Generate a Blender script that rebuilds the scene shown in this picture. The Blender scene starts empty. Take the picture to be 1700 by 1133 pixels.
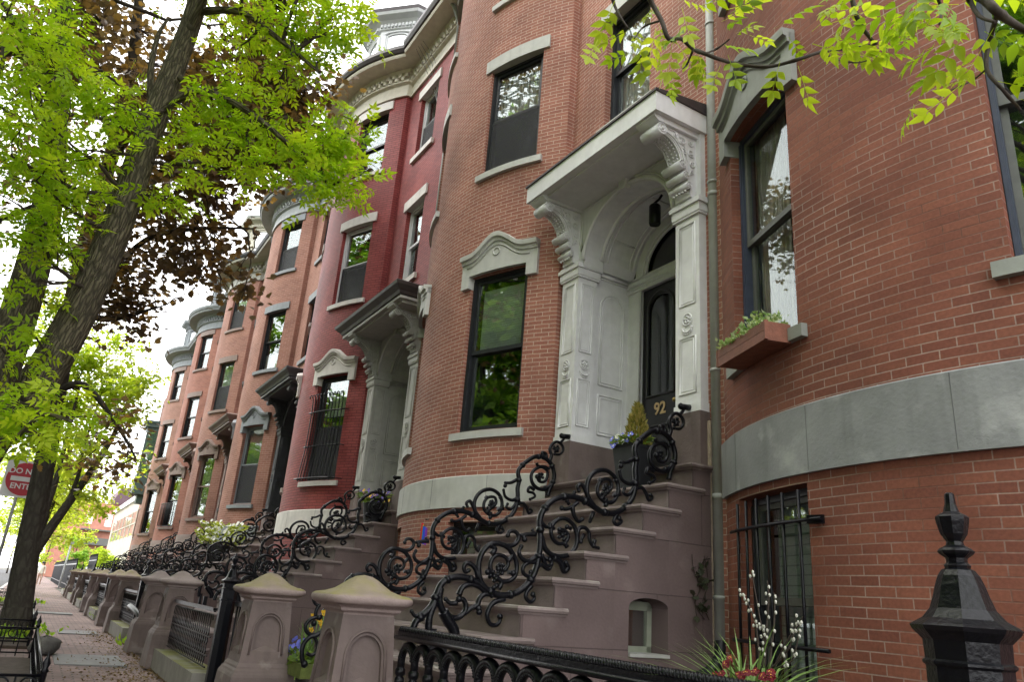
import bpy, math, random
import numpy as np
from math import sin, cos, pi, radians, asin, acos, sqrt, atan2, hypot
from mathutils import Vector, Matrix
random.seed(7)
RNG = np.random.default_rng(11)
SC = bpy.context.scene
COL = SC.collection

# ------------------------------------------------------------------ camera model
EYE = 1.15
FPX = 1250.567
Rm = np.array([[0.5223440148724929, -0.24582815199936697, -0.8165324548427093],
               [0.8496458136663689, 0.23146711852289575, 0.4738406529223949],
               [0.07251704245278263, -0.9412712110371185, 0.32977232422781855]])
def ray(px, py): return Rm @ np.array([px - 850.0, py - 566.5, FPX])
def PX(px, py, X):
    d = ray(px, py); p = d / d[0] * X; return (p[0], p[1], p[2] + EYE)
def PY(px, py, Y):
    d = ray(px, py); p = d / d[1] * Y; return (p[0], p[1], p[2] + EYE)
def PD(px, py, D):
    d = ray(px, py); p = d / np.linalg.norm(d) * D; return (p[0], p[1], p[2] + EYE)
cam = bpy.data.cameras.new('camera'); camo = bpy.data.objects.new('camera', cam); COL.objects.link(camo)
cam.sensor_width = 36; cam.sensor_fit = 'HORIZONTAL'; cam.lens = 36 * FPX / 1700; cam.clip_end = 2000; cam.clip_start = .05
M = Matrix.Identity(4)
for r in range(3):
    M[r][0] = Rm[r][0]; M[r][1] = -Rm[r][1]; M[r][2] = -Rm[r][2]
M[2][3] = EYE
camo.matrix_world = M
SC.camera = camo

# ------------------------------------------------------------------ materials
def nt(m): return m.node_tree.nodes, m.node_tree.links
MATS = {}
def basic(name, col, rough=.7, var=.18, scale=6, bump=.15, bscale=None, metal=0., spec=.4, big=.12, coat=0., stain=None, streak=0):
    """procedural paint / stone: two noises over a base colour, and a bump"""
    if name in MATS: return MATS[name]
    m = bpy.data.materials.new(name); m.use_nodes = True; n, l = nt(m); b = n['Principled BSDF']
    tc = n.new('ShaderNodeTexCoord')
    n1 = n.new('ShaderNodeTexNoise'); n1.inputs['Scale'].default_value = scale; n1.inputs['Detail'].default_value = 6
    n2 = n.new('ShaderNodeTexNoise'); n2.inputs['Scale'].default_value = .9; n2.inputs['Detail'].default_value = 4
    l.new(tc.outputs['Object'], n1.inputs['Vector']); l.new(tc.outputs['Object'], n2.inputs['Vector'])
    def rng(src, a):
        mr = n.new('ShaderNodeMapRange'); mr.inputs['From Min'].default_value = .3; mr.inputs['From Max'].default_value = .7
        mr.inputs['To Min'].default_value = 1 - a; mr.inputs['To Max'].default_value = 1 + a
        l.new(src, mr.inputs['Value']); return mr.outputs[0]
    mu = n.new('ShaderNodeMath'); mu.operation = 'MULTIPLY'
    l.new(rng(n1.outputs['Fac'], var), mu.inputs[0]); l.new(rng(n2.outputs['Fac'], big), mu.inputs[1])
    v = n.new('ShaderNodeVectorMath'); v.operation = 'SCALE'; v.inputs[0].default_value = col
    l.new(mu.outputs[0], v.inputs['Scale']); out = v.outputs[0]
    if streak:
        mp = n.new('ShaderNodeMapping'); mp.inputs['Scale'].default_value = (9, 9, .7); l.new(tc.outputs['Object'], mp.inputs['Vector'])
        ns = n.new('ShaderNodeTexNoise'); ns.inputs['Scale'].default_value = 1.; ns.inputs['Detail'].default_value = 5; l.new(mp.outputs[0], ns.inputs['Vector'])
        mr = n.new('ShaderNodeMapRange'); mr.inputs['From Min'].default_value = .52; mr.inputs['From Max'].default_value = .72; mr.inputs['To Max'].default_value = streak
        l.new(ns.outputs['Fac'], mr.inputs['Value'])
        mx = n.new('ShaderNodeMixRGB'); mx.inputs[2].default_value = (*(c * .55 for c in col), 1); l.new(mr.outputs[0], mx.inputs[0]); l.new(out, mx.inputs[1]); out = mx.outputs[0]
    if stain:   # (colour, low, high, only on upward faces?)
        ns = n.new('ShaderNodeTexNoise'); ns.inputs['Scale'].default_value = stain[4] if len(stain) > 4 else 3.5; ns.inputs['Detail'].default_value = 8
        l.new(tc.outputs['Object'], ns.inputs['Vector'])
        mr = n.new('ShaderNodeMapRange'); mr.inputs['From Min'].default_value = stain[1]; mr.inputs['From Max'].default_value = stain[2]
        l.new(ns.outputs['Fac'], mr.inputs['Value']); f = mr.outputs[0]
        if stain[3]:
            ge = n.new('ShaderNodeNewGeometry'); se = n.new('ShaderNodeSeparateXYZ'); l.new(ge.outputs['True Normal'], se.inputs[0])
            m2 = n.new('ShaderNodeMapRange'); m2.inputs['From Min'].default_value = .35; m2.inputs['From Max'].default_value = .7; l.new(se.outputs['Z'], m2.inputs['Value'])
            mm = n.new('ShaderNodeMath'); mm.operation = 'MULTIPLY'; l.new(f, mm.inputs[0]); l.new(m2.outputs[0], mm.inputs[1]); f = mm.outputs[0]
        mx = n.new('ShaderNodeMixRGB'); mx.inputs[2].default_value = (*stain[0], 1); l.new(f, mx.inputs[0]); l.new(out, mx.inputs[1]); out = mx.outputs[0]
    l.new(out, b.inputs['Base Color'])
    b.inputs['Roughness'].default_value = rough; b.inputs['Metallic'].default_value = metal
    b.inputs['Specular IOR Level'].default_value = spec; b.inputs['Coat Weight'].default_value = coat; b.inputs['Coat Roughness'].default_value = .12
    if bump:
        bp = n.new('ShaderNodeBump'); bp.inputs['Strength'].default_value = bump; bp.inputs['Distance'].default_value = .01
        n3 = n.new('ShaderNodeTexNoise'); n3.inputs['Scale'].default_value = bscale or scale * 5; n3.inputs['Detail'].default_value = 5
        l.new(tc.outputs['Object'], n3.inputs['Vector']); l.new(n3.outputs['Fac'], bp.inputs['Height']); l.new(bp.outputs[0], b.inputs['Normal'])
    MATS[name] = m; return m

def brick(name, c1, c2, mortar, bw=.205, rh=.0615, ms=.0055, var=.2, patch=.0, rough=.82, bump=.5, uv=True, msmooth=.25, dirt=None, fade=0, speck=.14):
    if name in MATS: return MATS[name]
    m = bpy.data.materials.new(name); m.use_nodes = True; n, l = nt(m); b = n['Principled BSDF']
    tc = n.new('ShaderNodeTexCoord'); src = tc.outputs['UV'] if uv else tc.outputs['Object']
    # courses are never ruler straight
    nd = n.new('ShaderNodeTexNoise'); nd.inputs['Scale'].default_value = 2.2; nd.inputs['Detail'].default_value = 2; l.new(src, nd.inputs['Vector'])
    sc = n.new('ShaderNodeVectorMath'); sc.operation = 'MULTIPLY_ADD'; sc.inputs[1].default_value = (.012, .009, 0); l.new(nd.outputs['Color'], sc.inputs[0]); l.new(src, sc.inputs[2])
    t = n.new('ShaderNodeTexBrick'); t.inputs['Scale'].default_value = 1; t.inputs['Brick Width'].default_value = bw; t.inputs['Row Height'].default_value = rh
    t.inputs['Mortar Size'].default_value = ms; t.inputs['Mortar Smooth'].default_value = msmooth; t.inputs['Bias'].default_value = 0
    t.inputs['Color1'].default_value = (*c1, 1); t.inputs['Color2'].default_value = (*c2, 1); t.inputs['Mortar'].default_value = (*mortar, 1)
    l.new(sc.outputs[0], t.inputs['Vector'])
    nz = n.new('ShaderNodeTexNoise'); nz.inputs['Scale'].default_value = 1.1; nz.inputs['Detail'].default_value = 6; l.new(src, nz.inputs['Vector'])
    nf = n.new('ShaderNodeTexNoise'); nf.inputs['Scale'].default_value = 45; nf.inputs['Detail'].default_value = 4; l.new(src, nf.inputs['Vector'])
    mr = n.new('ShaderNodeMapRange'); mr.inputs['From Min'].default_value = .3; mr.inputs['From Max'].default_value = .7; mr.inputs['To Min'].default_value = 1 - var; mr.inputs['To Max'].default_value = 1 + var
    l.new(nz.outputs['Fac'], mr.inputs['Value'])
    mf = n.new('ShaderNodeMapRange'); mf.inputs['From Min'].default_value = .3; mf.inputs['From Max'].default_value = .7; mf.inputs['To Min'].default_value = 1 - speck; mf.inputs['To Max'].default_value = 1 + speck
    l.new(nf.outputs['Fac'], mf.inputs['Value'])
    mu = n.new('ShaderNodeMath'); mu.operation = 'MULTIPLY'; l.new(mr.outputs[0], mu.inputs[0]); l.new(mf.outputs[0], mu.inputs[1])
    col = t.outputs['Color']
    if fade:   # in patches the joints are pointed in a mortar near the brick's own colour
        np_ = n.new('ShaderNodeTexNoise'); np_.inputs['Scale'].default_value = .8; np_.inputs['Detail'].default_value = 5; l.new(src, np_.inputs['Vector'])
        m3 = n.new('ShaderNodeMapRange'); m3.inputs['From Min'].default_value = .42; m3.inputs['From Max'].default_value = .58; m3.inputs['To Max'].default_value = fade
        l.new(np_.outputs['Fac'], m3.inputs['Value'])
        mm = n.new('ShaderNodeMath'); mm.operation = 'MULTIPLY'; l.new(m3.outputs[0], mm.inputs[0]); l.new(t.outputs['Fac'], mm.inputs[1])
        mx = n.new('ShaderNodeMixRGB'); mx.inputs[2].default_value = (*(c * .62 for c in c1), 1); l.new(mm.outputs[0], mx.inputs[0]); l.new(col, mx.inputs[1]); col = mx.outputs[0]
    if dirt:
        nd2 = n.new('ShaderNodeTexNoise'); nd2.inputs['Scale'].default_value = dirt[3]; nd2.inputs['Detail'].default_value = 7; l.new(src, nd2.inputs['Vector'])
        m4 = n.new('ShaderNodeMapRange'); m4.inputs['From Min'].default_value = dirt[1]; m4.inputs['From Max'].default_value = dirt[2]; m4.inputs['To Max'].default_value = .8 if speck < .1 or not uv or bw > .21 else .5
        l.new(nd2.outputs['Fac'], m4.inputs['Value'])
        mx = n.new('ShaderNodeMixRGB'); mx.inputs[2].default_value = (*dirt[0], 1); l.new(m4.outputs[0], mx.inputs[0]); l.new(col, mx.inputs[1]); col = mx.outputs[0]
    v = n.new('ShaderNodeVectorMath'); v.operation = 'SCALE'; l.new(col, v.inputs[0]); l.new(mu.outputs[0], v.inputs['Scale'])
    l.new(v.outputs[0], b.inputs['Base Color']); b.inputs['Roughness'].default_value = rough; b.inputs['Specular IOR Level'].default_value = .3
    inv = n.new('ShaderNodeMath'); inv.operation = 'MULTIPLY_ADD'; inv.inputs[1].default_value = -1; inv.inputs[2].default_value = 1; l.new(t.outputs['Fac'], inv.inputs[0])
    ad = n.new('ShaderNodeMath'); ad.operation = 'MULTIPLY_ADD'; ad.inputs[1].default_value = .35; l.new(nf.outputs['Fac'], ad.inputs[0]); l.new(inv.outputs[0], ad.inputs[2])
    bp = n.new('ShaderNodeBump'); bp.inputs['Strength'].default_value = bump; bp.inputs['Distance'].default_value = .006
    l.new(ad.outputs[0], bp.inputs['Height']); l.new(bp.outputs[0], b.inputs['Normal'])
    MATS[name] = m; return m

def glass(name='window glass', fac0=.22, tint=(.9, .93, .92)):
    if name in MATS: return MATS[name]
    m = bpy.data.materials.new(name); m.use_nodes = True; n, l = nt(m)
    n.remove(n['Principled BSDF']); o = n['Material Output']
    g = n.new('ShaderNodeBsdfGlossy'); g.inputs['Roughness'].default_value = .012; g.inputs['Color'].default_value = (.95, .97, .97, 1)
    t = n.new('ShaderNodeBsdfTransparent'); t.inputs['Color'].default_value = (*tint, 1)
    f = n.new('ShaderNodeFresnel'); f.inputs['IOR'].default_value = 1.5
    ma = n.new('ShaderNodeMath'); ma.operation = 'MULTIPLY_ADD'; ma.inputs[1].default_value = 1 - fac0; ma.inputs[2].default_value = fac0; ma.use_clamp = True
    l.new(f.outputs[0], ma.inputs[0])
    tc = n.new('ShaderNodeTexCoord'); nz = n.new('ShaderNodeTexNoise'); nz.inputs['Scale'].default_value = 1.6; l.new(tc.outputs['Object'], nz.inputs['Vector'])
    bp = n.new('ShaderNodeBump'); bp.inputs['Strength'].default_value = .03; bp.inputs['Distance'].default_value = .05; l.new(nz.outputs['Fac'], bp.inputs['Height']); l.new(bp.outputs[0], g.inputs['Normal'])
    ge = n.new('ShaderNodeNewGeometry'); bf = n.new('ShaderNodeMath'); bf.operation = 'SUBTRACT'; bf.inputs[0].default_value = 1; l.new(ge.outputs['Backfacing'], bf.inputs[1])
    m2 = n.new('ShaderNodeMath'); m2.operation = 'MULTIPLY'; l.new(ma.outputs[0], m2.inputs[0]); l.new(bf.outputs[0], m2.inputs[1])
    mx = n.new('ShaderNodeMixShader'); l.new(m2.outputs[0], mx.inputs[0]); l.new(t.outputs[0], mx.inputs[1]); l.new(g.outputs[0], mx.inputs[2])
    l.new(mx.outputs[0], o.inputs['Surface']); MATS[name] = m; return m

def leafmat(name, cols, trans=.45, rough=.45, spec=.35):
    """cols: list of 2-3 colours chosen per leaf through the mesh attribute 'tint'"""
    if name in MATS: return MATS[name]
    m = bpy.data.materials.new(name); m.use_nodes = True; n, l = nt(m); b = n['Principled BSDF']; o = n['Material Output']
    a = n.new('ShaderNodeAttribute'); a.attribute_name = 'tint'
    cr = n.new('ShaderNodeValToRGB'); e = cr.color_ramp.elements
    e[0].color = (*cols[0], 1); e[1].color = (*cols[-1], 1)
    for i, c in enumerate(cols[1:-1]):
        x = e.new((i + 1) / (len(cols) - 1)); x.color = (*c, 1)
    l.new(a.outputs['Fac'], cr.inputs[0]); l.new(cr.outputs[0], b.inputs['Base Color'])
    b.inputs['Roughness'].default_value = rough; b.inputs['Specular IOR Level'].default_value = spec
    tr = n.new('ShaderNodeBsdfTranslucent'); v = n.new('ShaderNodeVectorMath'); v.operation = 'MULTIPLY'; v.inputs[1].default_value = (1.5, 1.45, .7)
    l.new(cr.outputs[0], v.inputs[0]); l.new(v.outputs[0], tr.inputs['Color'])
    mx = n.new('ShaderNodeMixShader'); mx.inputs[0].default_value = trans; l.new(b.outputs[0], mx.inputs[1]); l.new(tr.outputs[0], mx.inputs[2]); l.new(mx.outputs[0], o.inputs['Surface'])
    MATS[name] = m; return m

def bark(name, c1, c2, sc=(14, 14, 2.6)):
    if name in MATS: return MATS[name]
    m = bpy.data.materials.new(name); m.use_nodes = True; n, l = nt(m); b = n['Principled BSDF']
    tc = n.new('ShaderNodeTexCoord'); mp = n.new('ShaderNodeMapping'); mp.inputs['Scale'].default_value = sc; l.new(tc.outputs['UV'], mp.inputs['Vector'])
    w = n.new('ShaderNodeTexNoise'); w.inputs['Scale'].default_value = .6; w.inputs['Detail'].default_value = 3; l.new(mp.outputs[0], w.inputs['Vector'])
    ad = n.new('ShaderNodeVectorMath'); ad.operation = 'MULTIPLY_ADD'; ad.inputs[1].default_value = (1.2, 1.2, 1.2); l.new(w.outputs['Color'], ad.inputs[0]); l.new(mp.outputs[0], ad.inputs[2])
    vo = n.new('ShaderNodeTexVoronoi'); vo.feature = 'DISTANCE_TO_EDGE'; vo.inputs['Scale'].default_value = 1; l.new(ad.outputs[0], vo.inputs['Vector'])
    nz = n.new('ShaderNodeTexNoise'); nz.inputs['Scale'].default_value = 3; nz.inputs['Detail'].default_value = 6; l.new(mp.outputs[0], nz.inputs['Vector'])
    mr = n.new('ShaderNodeMapRange'); mr.inputs['From Max'].default_value = .3; l.new(vo.outputs['Distance'], mr.inputs['Value'])
    mu = n.new('ShaderNodeMath'); mu.operation = 'MULTIPLY'; l.new(mr.outputs[0], mu.inputs[0]); l.new(nz.outputs['Fac'], mu.inputs[1])
    m2 = n.new('ShaderNodeMapRange'); m2.inputs['From Max'].default_value = .55; l.new(mu.outputs[0], m2.inputs['Value'])
    mx = n.new('ShaderNodeMixRGB'); mx.inputs[1].default_value = (*c1, 1); mx.inputs[2].default_value = (*c2, 1); l.new(m2.outputs[0], mx.inputs[0]); l.new(mx.outputs[0], b.inputs['Base Color'])
    bp = n.new('ShaderNodeBump'); bp.inputs['Strength'].default_value = .9; bp.inputs['Distance'].default_value = .03; l.new(mu.outputs[0], bp.inputs['Height']); l.new(bp.outputs[0], b.inputs['Normal'])
    b.inputs['Roughness'].default_value = .9; b.inputs['Specular IOR Level'].default_value = .15
    MATS[name] = m; return m

# ------------------------------------------------------------------ mesh builder
ROOT = {}
def S(v): return Vector([float(c) for c in v])
class MB:
    def __init__(s): s.v = []; s.f = []; s.uv = []; s.sm = []
    def add(s, vs, fs, uvs=None, smooth=False):
        o = len(s.v); s.v += [tuple(v) for v in vs]
        for i, f in enumerate(fs):
            s.f.append([o + k for k in f]); s.uv.append(uvs[i] if uvs else None); s.sm.append(smooth)
    def quad(s, a, b, c, d, uv=None, smooth=False): s.add([a, b, c, d], [(0, 1, 2, 3)], [uv] if uv else None, smooth)
    def obox(s, c, ax, ay, az, bev=0):
        c = S(c); ax, ay, az = S(ax), S(ay), S(az)
        vs = [c + sx * ax + sy * ay + sz * az for sz in (-1, 1) for sx, sy in ((-1, -1), (1, -1), (1, 1), (-1, 1))]
        s.add(vs, [(3, 2, 1, 0), (4, 5, 6, 7), (0, 1, 5, 4), (1, 2, 6, 5), (2, 3, 7, 6), (3, 0, 4, 7)])
    def box(s, x0, x1, y0, y1, z0, z1):
        s.obox(((x0 + x1) / 2, (y0 + y1) / 2, (z0 + z1) / 2), ((x1 - x0) / 2, 0, 0), (0, (y1 - y0) / 2, 0), (0, 0, (z1 - z0) / 2))
    def tube(s, path, r, n=7, cap=True, smooth=True, up=(0, 0, 1), uvs=False, phase=0.):
        P = [Vector([float(c) for c in p]) for p in path]; k = len(P)
        if k < 2: return
        rs = [float(q) for q in r] if hasattr(r, "__len__") else [float(r)] * k
        vs = []; prev = None; L = 0; ls = []
        for i, p in enumerate(P):
            t = (P[min(i + 1, k - 1)] - P[max(i - 1, 0)])
            if t.length < 1e-9: t = S((0, 0, 1))
            t.normalize()
            if prev is None:
                u = S(up)
                if abs(u.dot(t)) > .95: u = S((1, 0, 0))
                a = t.cross(u).normalized()
            else:
                a = prev - t * prev.dot(t)
                a = a.normalized() if a.length > 1e-6 else t.orthogonal().normalized()
            prev = a; b = t.cross(a)
            if i: L += (P[i] - P[i - 1]).length
            ls.append(L)
            for j in range(n):
                an = 2 * pi * j / n + phase
                vs.append(p + rs[i] * (cos(an) * a + sin(an) * b))
        fs = []; uv = []
        for i in range(k - 1):
            for j in range(n):
                j2 = (j + 1) % n
                fs.append((i * n + j, i * n + j2, (i + 1) * n + j2, (i + 1) * n + j))
                c = rs[i] * 2 * pi
                uv.append([(j / n * c, ls[i]), ((j + 1) / n * c, ls[i]), ((j + 1) / n * c, ls[i + 1]), (j / n * c, ls[i + 1])])
        s.add(vs, fs, uv if uvs else None, smooth)
        if cap:
            o = len(s.v) - n * k
            for f in ([o + j for j in range(n)][::-1], [o + (k - 1) * n + j for j in range(n)]):
                s.f.append(f); s.uv.append([(0, 0)] * n if uvs else None); s.sm.append(False)
    def ball(s, c, r, n=8, m=5, sz=1.):
        vs = [S(c) + S((0, 0, r * sz))]
        for i in range(1, m):
            a = pi * i / m
            for j in range(n):
                b = 2 * pi * j / n; vs.append(S(c) + S((r * sin(a) * cos(b), r * sin(a) * sin(b), r * cos(a) * sz)))
        vs.append(S(c) - S((0, 0, r * sz))); fs = []
        for j in range(n): fs.append((0, 1 + j, 1 + (j + 1) % n))
        for i in range(m - 2):
            for j in range(n):
                a = 1 + i * n; fs.append((a + j, a + n + j, a + n + (j + 1) % n, a + (j + 1) % n))
        a = 1 + (m - 2) * n; e = len(vs) - 1
        for j in range(n): fs.append((a + j, e, a + (j + 1) % n))
        s.add(vs, fs, None, True)
    def lathe(s, prof, c=(0, 0, 0), n=12, smooth=True, phase=0., square=False, caps=True):
        """prof: list of (radius, z); square=True makes half-width sections"""
        if square: n = 4; phase = pi / 4
        k = sqrt(2) if square else 1; vs = []
        for r, z in prof:
            for j in range(n):
                a = 2 * pi * j / n + phase; vs.append((c[0] + r * k * cos(a), c[1] + r * k * sin(a), c[2] + z))
        if smooth:
            fs = [(i * n + j, i * n + (j + 1) % n, (i + 1) * n + (j + 1) % n, (i + 1) * n + j) for i in range(len(prof) - 1) for j in range(n)]
            s.add(vs, fs, None, True)
        else:
            for i in range(len(prof) - 1):
                for j in range(n):
                    s.quad(vs[i * n + j], vs[i * n + (j + 1) % n], vs[(i + 1) * n + (j + 1) % n], vs[(i + 1) * n + j])
        if caps:
            s.add(vs[:n], [tuple(range(n))[::-1]]); s.add(vs[-n:], [tuple(range(n))])
    def prism(s, poly, ext, to3):
        """poly: 2D outline; ext=(a,b) extents along the third axis; to3(u,v,w)->3D"""
        n = len(poly); A = [to3(u, v, ext[0]) for u, v in poly]; B = [to3(u, v, ext[1]) for u, v in poly]
        s.add(A, [tuple(range(n))[::-1]]); s.add(B, [tuple(range(n))])
        for i in range(n):
            j = (i + 1) % n; s.quad(A[i], A[j], B[j], B[i])
    def build(s, name, mat, parent=None, origin=None):
        me = bpy.data.meshes.new(name)
        L = ROOT.get(parent.name, Vector((0, 0, 0))) if parent else Vector(origin or (0, 0, 0))
        nv = len(s.v); co = np.array(s.v, dtype=np.float32).reshape(-1, 3) - np.array(L, dtype=np.float32)
        cnt = np.array([len(f) for f in s.f], dtype=np.int32); idx = np.concatenate([np.array(f, dtype=np.int32) for f in s.f]) if s.f else np.zeros(0, np.int32)
        me.vertices.add(nv); me.vertices.foreach_set('co', co.ravel())
        me.loops.add(len(idx)); me.loops.foreach_set('vertex_index', idx)
        me.polygons.add(len(cnt)); me.polygons.foreach_set('loop_start', np.concatenate([[0], np.cumsum(cnt)[:-1]]).astype(np.int32)); me.polygons.foreach_set('loop_total', cnt)
        me.polygons.foreach_set('use_smooth', np.array(s.sm, dtype=bool))
        if any(u is not None for u in s.uv):
            ul = me.uv_layers.new(name='UVMap'); d = []
            for f, u in zip(s.f, s.uv): d += list(u) if u is not None else [(0, 0)] * len(f)
            ul.data.foreach_set('uv', np.array(d, dtype=np.float32).ravel())
        me.update(); me.validate()
        if mat: me.materials.append(mat)
        o = bpy.data.objects.new(name, me); COL.objects.link(o)
        if parent: o.parent = parent; ROOT[o.name] = L
        else: o.location = L; ROOT[o.name] = L
        return o
def tag(o, label=None, cat=None, group=None, kind=None):
    if label: o['label'] = label
    if cat: o['category'] = cat
    if group: o['group'] = group
    if kind: o['kind'] = kind
    return o
def thing(name, label, cat, loc, group=None):
    o = bpy.data.objects.new(name, None); COL.objects.link(o); o.location = loc; o.empty_display_size = .2
    ROOT[o.name] = Vector(loc); return tag(o, label, cat, group)
def dup(root, d, label, group=None, tilt=0):
    def cp(o, par):
        c = o.copy(); COL.objects.link(c)
        if par: c.parent = par
        for ch in o.children: cp(ch, c)
        return c
    r = cp(root, None); r.location = Vector(root.location) + Vector(d); r['label'] = label
    if group: r['group'] = group
    if tilt: r.rotation_euler = (RNG.normal(0, tilt), RNG.normal(0, tilt), RNG.normal(0, tilt * 2))
    return r

def archface(mb, Q, W, H, a0, a1, v0, vs, rise, depth, n=14, back=True, nrm=None, uvk=None):
    """a wall face W x H with an arched opening a0..a1, sill v0, springing vs, given rise.  Q(u,v,d)->3D, d goes inward"""
    c = (a0 + a1) / 2; hw = (a1 - a0) / 2
    us = [c - hw * cos(pi * i / n) for i in range(n + 1)]
    top = [vs + rise * sqrt(max(0, 1 - ((u - c) / hw) ** 2)) for u in us]
    def q(u0, v0_, u1, v1_):
        if u1 - u0 > 1e-6 and v1_ - v0_ > 1e-6: mb.quad(Q(u0, v0_, 0), Q(u1, v0_, 0), Q(u1, v1_, 0), Q(u0, v1_, 0), [(u0, v0_), (u1, v0_), (u1, v1_), (u0, v1_)])
    q(0, 0, a0, H); q(a1, 0, W, H); q(a0, 0, a1, v0)
    for i in range(n):
        mb.quad(Q(us[i], top[i], 0), Q(us[i + 1], top[i + 1], 0), Q(us[i + 1], H, 0), Q(us[i], H, 0), [(us[i], top[i]), (us[i + 1], top[i + 1]), (us[i + 1], H), (us[i], H)])
        mb.quad(Q(us[i], top[i], 0), Q(us[i], top[i], depth), Q(us[i + 1], top[i + 1], depth), Q(us[i + 1], top[i + 1], 0))
        if back: mb.quad(Q(us[i], v0, depth), Q(us[i + 1], v0, depth), Q(us[i + 1], top[i + 1], depth), Q(us[i], top[i], depth))
    mb.quad(Q(a0, v0, 0), Q(a0, v0, depth), Q(a0, vs, depth), Q(a0, vs, 0)); mb.quad(Q(a1, v0, 0), Q(a1, vs, 0), Q(a1, vs, depth), Q(a1, v0, depth))
    if v0 > 0: mb.quad(Q(a0, v0, 0), Q(a1, v0, 0), Q(a1, v0, depth), Q(a0, v0, depth))
    return us, top

def arcpts(c, r, a0, a1, n): return [(c[0] + r * cos(a0 + (a1 - a0) * i / n), c[1] + r * sin(a0 + (a1 - a0) * i / n)) for i in range(n + 1)]
def spiral(c, r0, r1, a0, turns, n=20):
    return [(c[0] + (r0 + (r1 - r0) * i / n) * cos(a0 + 2 * pi * turns * i / n), c[1] + (r0 + (r1 - r0) * i / n) * sin(a0 + 2 * pi * turns * i / n)) for i in range(n + 1)]
def smooth_path(P, sub=4):
    P = [np.array(p, float) for p in P]
    if len(P) < 3: return [tuple(p) for p in P]
    out = []
    for i in range(len(P) - 1):
        p0, p1, p2, p3 = P[max(i - 1, 0)], P[i], P[i + 1], P[min(i + 2, len(P) - 1)]
        for k in range(sub):
            t = k / sub
            out.append(.5 * ((2 * p1) + (-p0 + p2) * t + (2 * p0 - 5 * p1 + 4 * p2 - p3) * t * t + (-p0 + 3 * p1 - 3 * p2 + p3) * t ** 3))
    out.append(P[-1]); return [tuple(p) for p in out]

# ------------------------------------------------------------------ palette
W_TRIM = basic('grey white painted wood', (.70, .705, .71), .5, .06, 9, .12, 60, streak=.14)
W_TRIM2 = basic('pale stone grey painted wood', (.40, .40, .375), .55, .08, 9, .12, 60, streak=.25)
T_BLACK = basic('charcoal painted wood', (.055, .06, .068), .5, .12, 9, .15, 60)
BAND0 = basic('streaked grey painted stone', (.225, .234, .234), .65, .14, 4, .3, 40, big=.2, streak=.4, stain=((.36, .37, .365), .57, .72, False, 3.4))
T_BLUE = basic('blue grey painted stone', (.225, .245, .258), .65, .1, 7, .15, 60, streak=.3)
T_PALE = basic('pale grey painted stone', (.49, .495, .465), .65, .08, 7, .15, 60, streak=.3)
T_CREAM = basic('off white painted stone', (.60, .58, .54), .65, .08, 7, .15, 60, streak=.3)
T_BROWN = basic('brown painted stone', (.20, .145, .125), .65, .1, 7, .15, 60)
T_GREEN = basic('grey green painted stone', (.255, .27, .245), .65, .1, 7, .15, 60, streak=.3)
T_CREAMW = basic('cream painted wood', (.56, .535, .44), .6, .08, 9, .1, 60)
F_BLACK = basic('black window paint', (.018, .02, .023), .35, .12, 12, .05)
F_NAVY = basic('dark navy window paint', (.045, .055, .085), .4, .12, 12, .05)
F_GREY = basic('grey green window paint', (.11, .115, .105), .5, .14, 12, .08)
F_WHITE = basic('white window paint', (.62, .63, .63), .45, .06, 12, .05)
STONE = basic('painted brownstone', (.140, .107, .099), .75, .16, 4, .4, 30, big=.25, streak=.35, stain=((.24, .205, .19), .60, .74, False, 5.))
TREAD = basic('worn brownstone tread', (.195, .155, .147), .8, .12, 6, .4, 45, big=.15, stain=((.36, .345, .30), .57, .66, True, 3.))
CAPST = basic('mossy brownstone cap', (.255, .20, .185), .85, .12, 6, .5, 45, stain=((.225, .20, .08), .38, .58, True, 3.2))
CAPCLEAN = basic('plain brownstone cap', (.27, .225, .21), .85, .12, 6, .5, 45, stain=((.13, .115, .085), .5, .66, True, 4))
IRON = basic('glossy black iron paint', (.0042, .0047, .0068), .28, .2, 30, .3, 60, spec=.24)
SLATE = basic('dark slate roof', (.045, .048, .055), .6, .2, 20, .3)
COPPER = basic('dark bronze gutter paint', (.048, .04, .04), .45, .2, 10, .1)
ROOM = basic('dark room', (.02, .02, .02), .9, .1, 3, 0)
GLASS = glass('window glass', .38)
GLASS2 = glass('mirror like old window glass', .30)
GLASS3 = glass('storm window glass', .06, (.75, .8, .8))
def blindmat(name, col, step=28, trans=.0):
    if name in MATS: return MATS[name]
    m = bpy.data.materials.new(name); m.use_nodes = True; n, l = nt(m); b = n['Principled BSDF']
    tc = n.new('ShaderNodeTexCoord'); se = n.new('ShaderNodeSeparateXYZ'); l.new(tc.outputs['UV'], se.inputs[0])
    ma = n.new('ShaderNodeMath'); ma.operation = 'MULTIPLY'; ma.inputs[1].default_value = step; l.new(se.outputs['Y'], ma.inputs[0])
    fr = n.new('ShaderNodeMath'); fr.operation = 'FRACT'; l.new(ma.outputs[0], fr.inputs[0])
    bp = n.new('ShaderNodeBump'); bp.inputs['Strength'].default_value = 1; bp.inputs['Distance'].default_value = .02; l.new(fr.outputs[0], bp.inputs['Height']); l.new(bp.outputs[0], b.inputs['Normal'])
    mr = n.new('ShaderNodeMapRange'); mr.inputs['From Max'].default_value = .18; mr.inputs['To Min'].default_value = .35; l.new(fr.outputs[0], mr.inputs['Value'])
    v = n.new('ShaderNodeVectorMath'); v.operation = 'SCALE'; v.inputs[0].default_value = col; l.new(mr.outputs[0], v.inputs['Scale']); l.new(v.outputs[0], b.inputs['Base Color'])
    b.inputs['Roughness'].default_value = .6; MATS[name] = m; return m
BLIND_G = blindmat('grey green slat blind', (.36, .42, .38))
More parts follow.
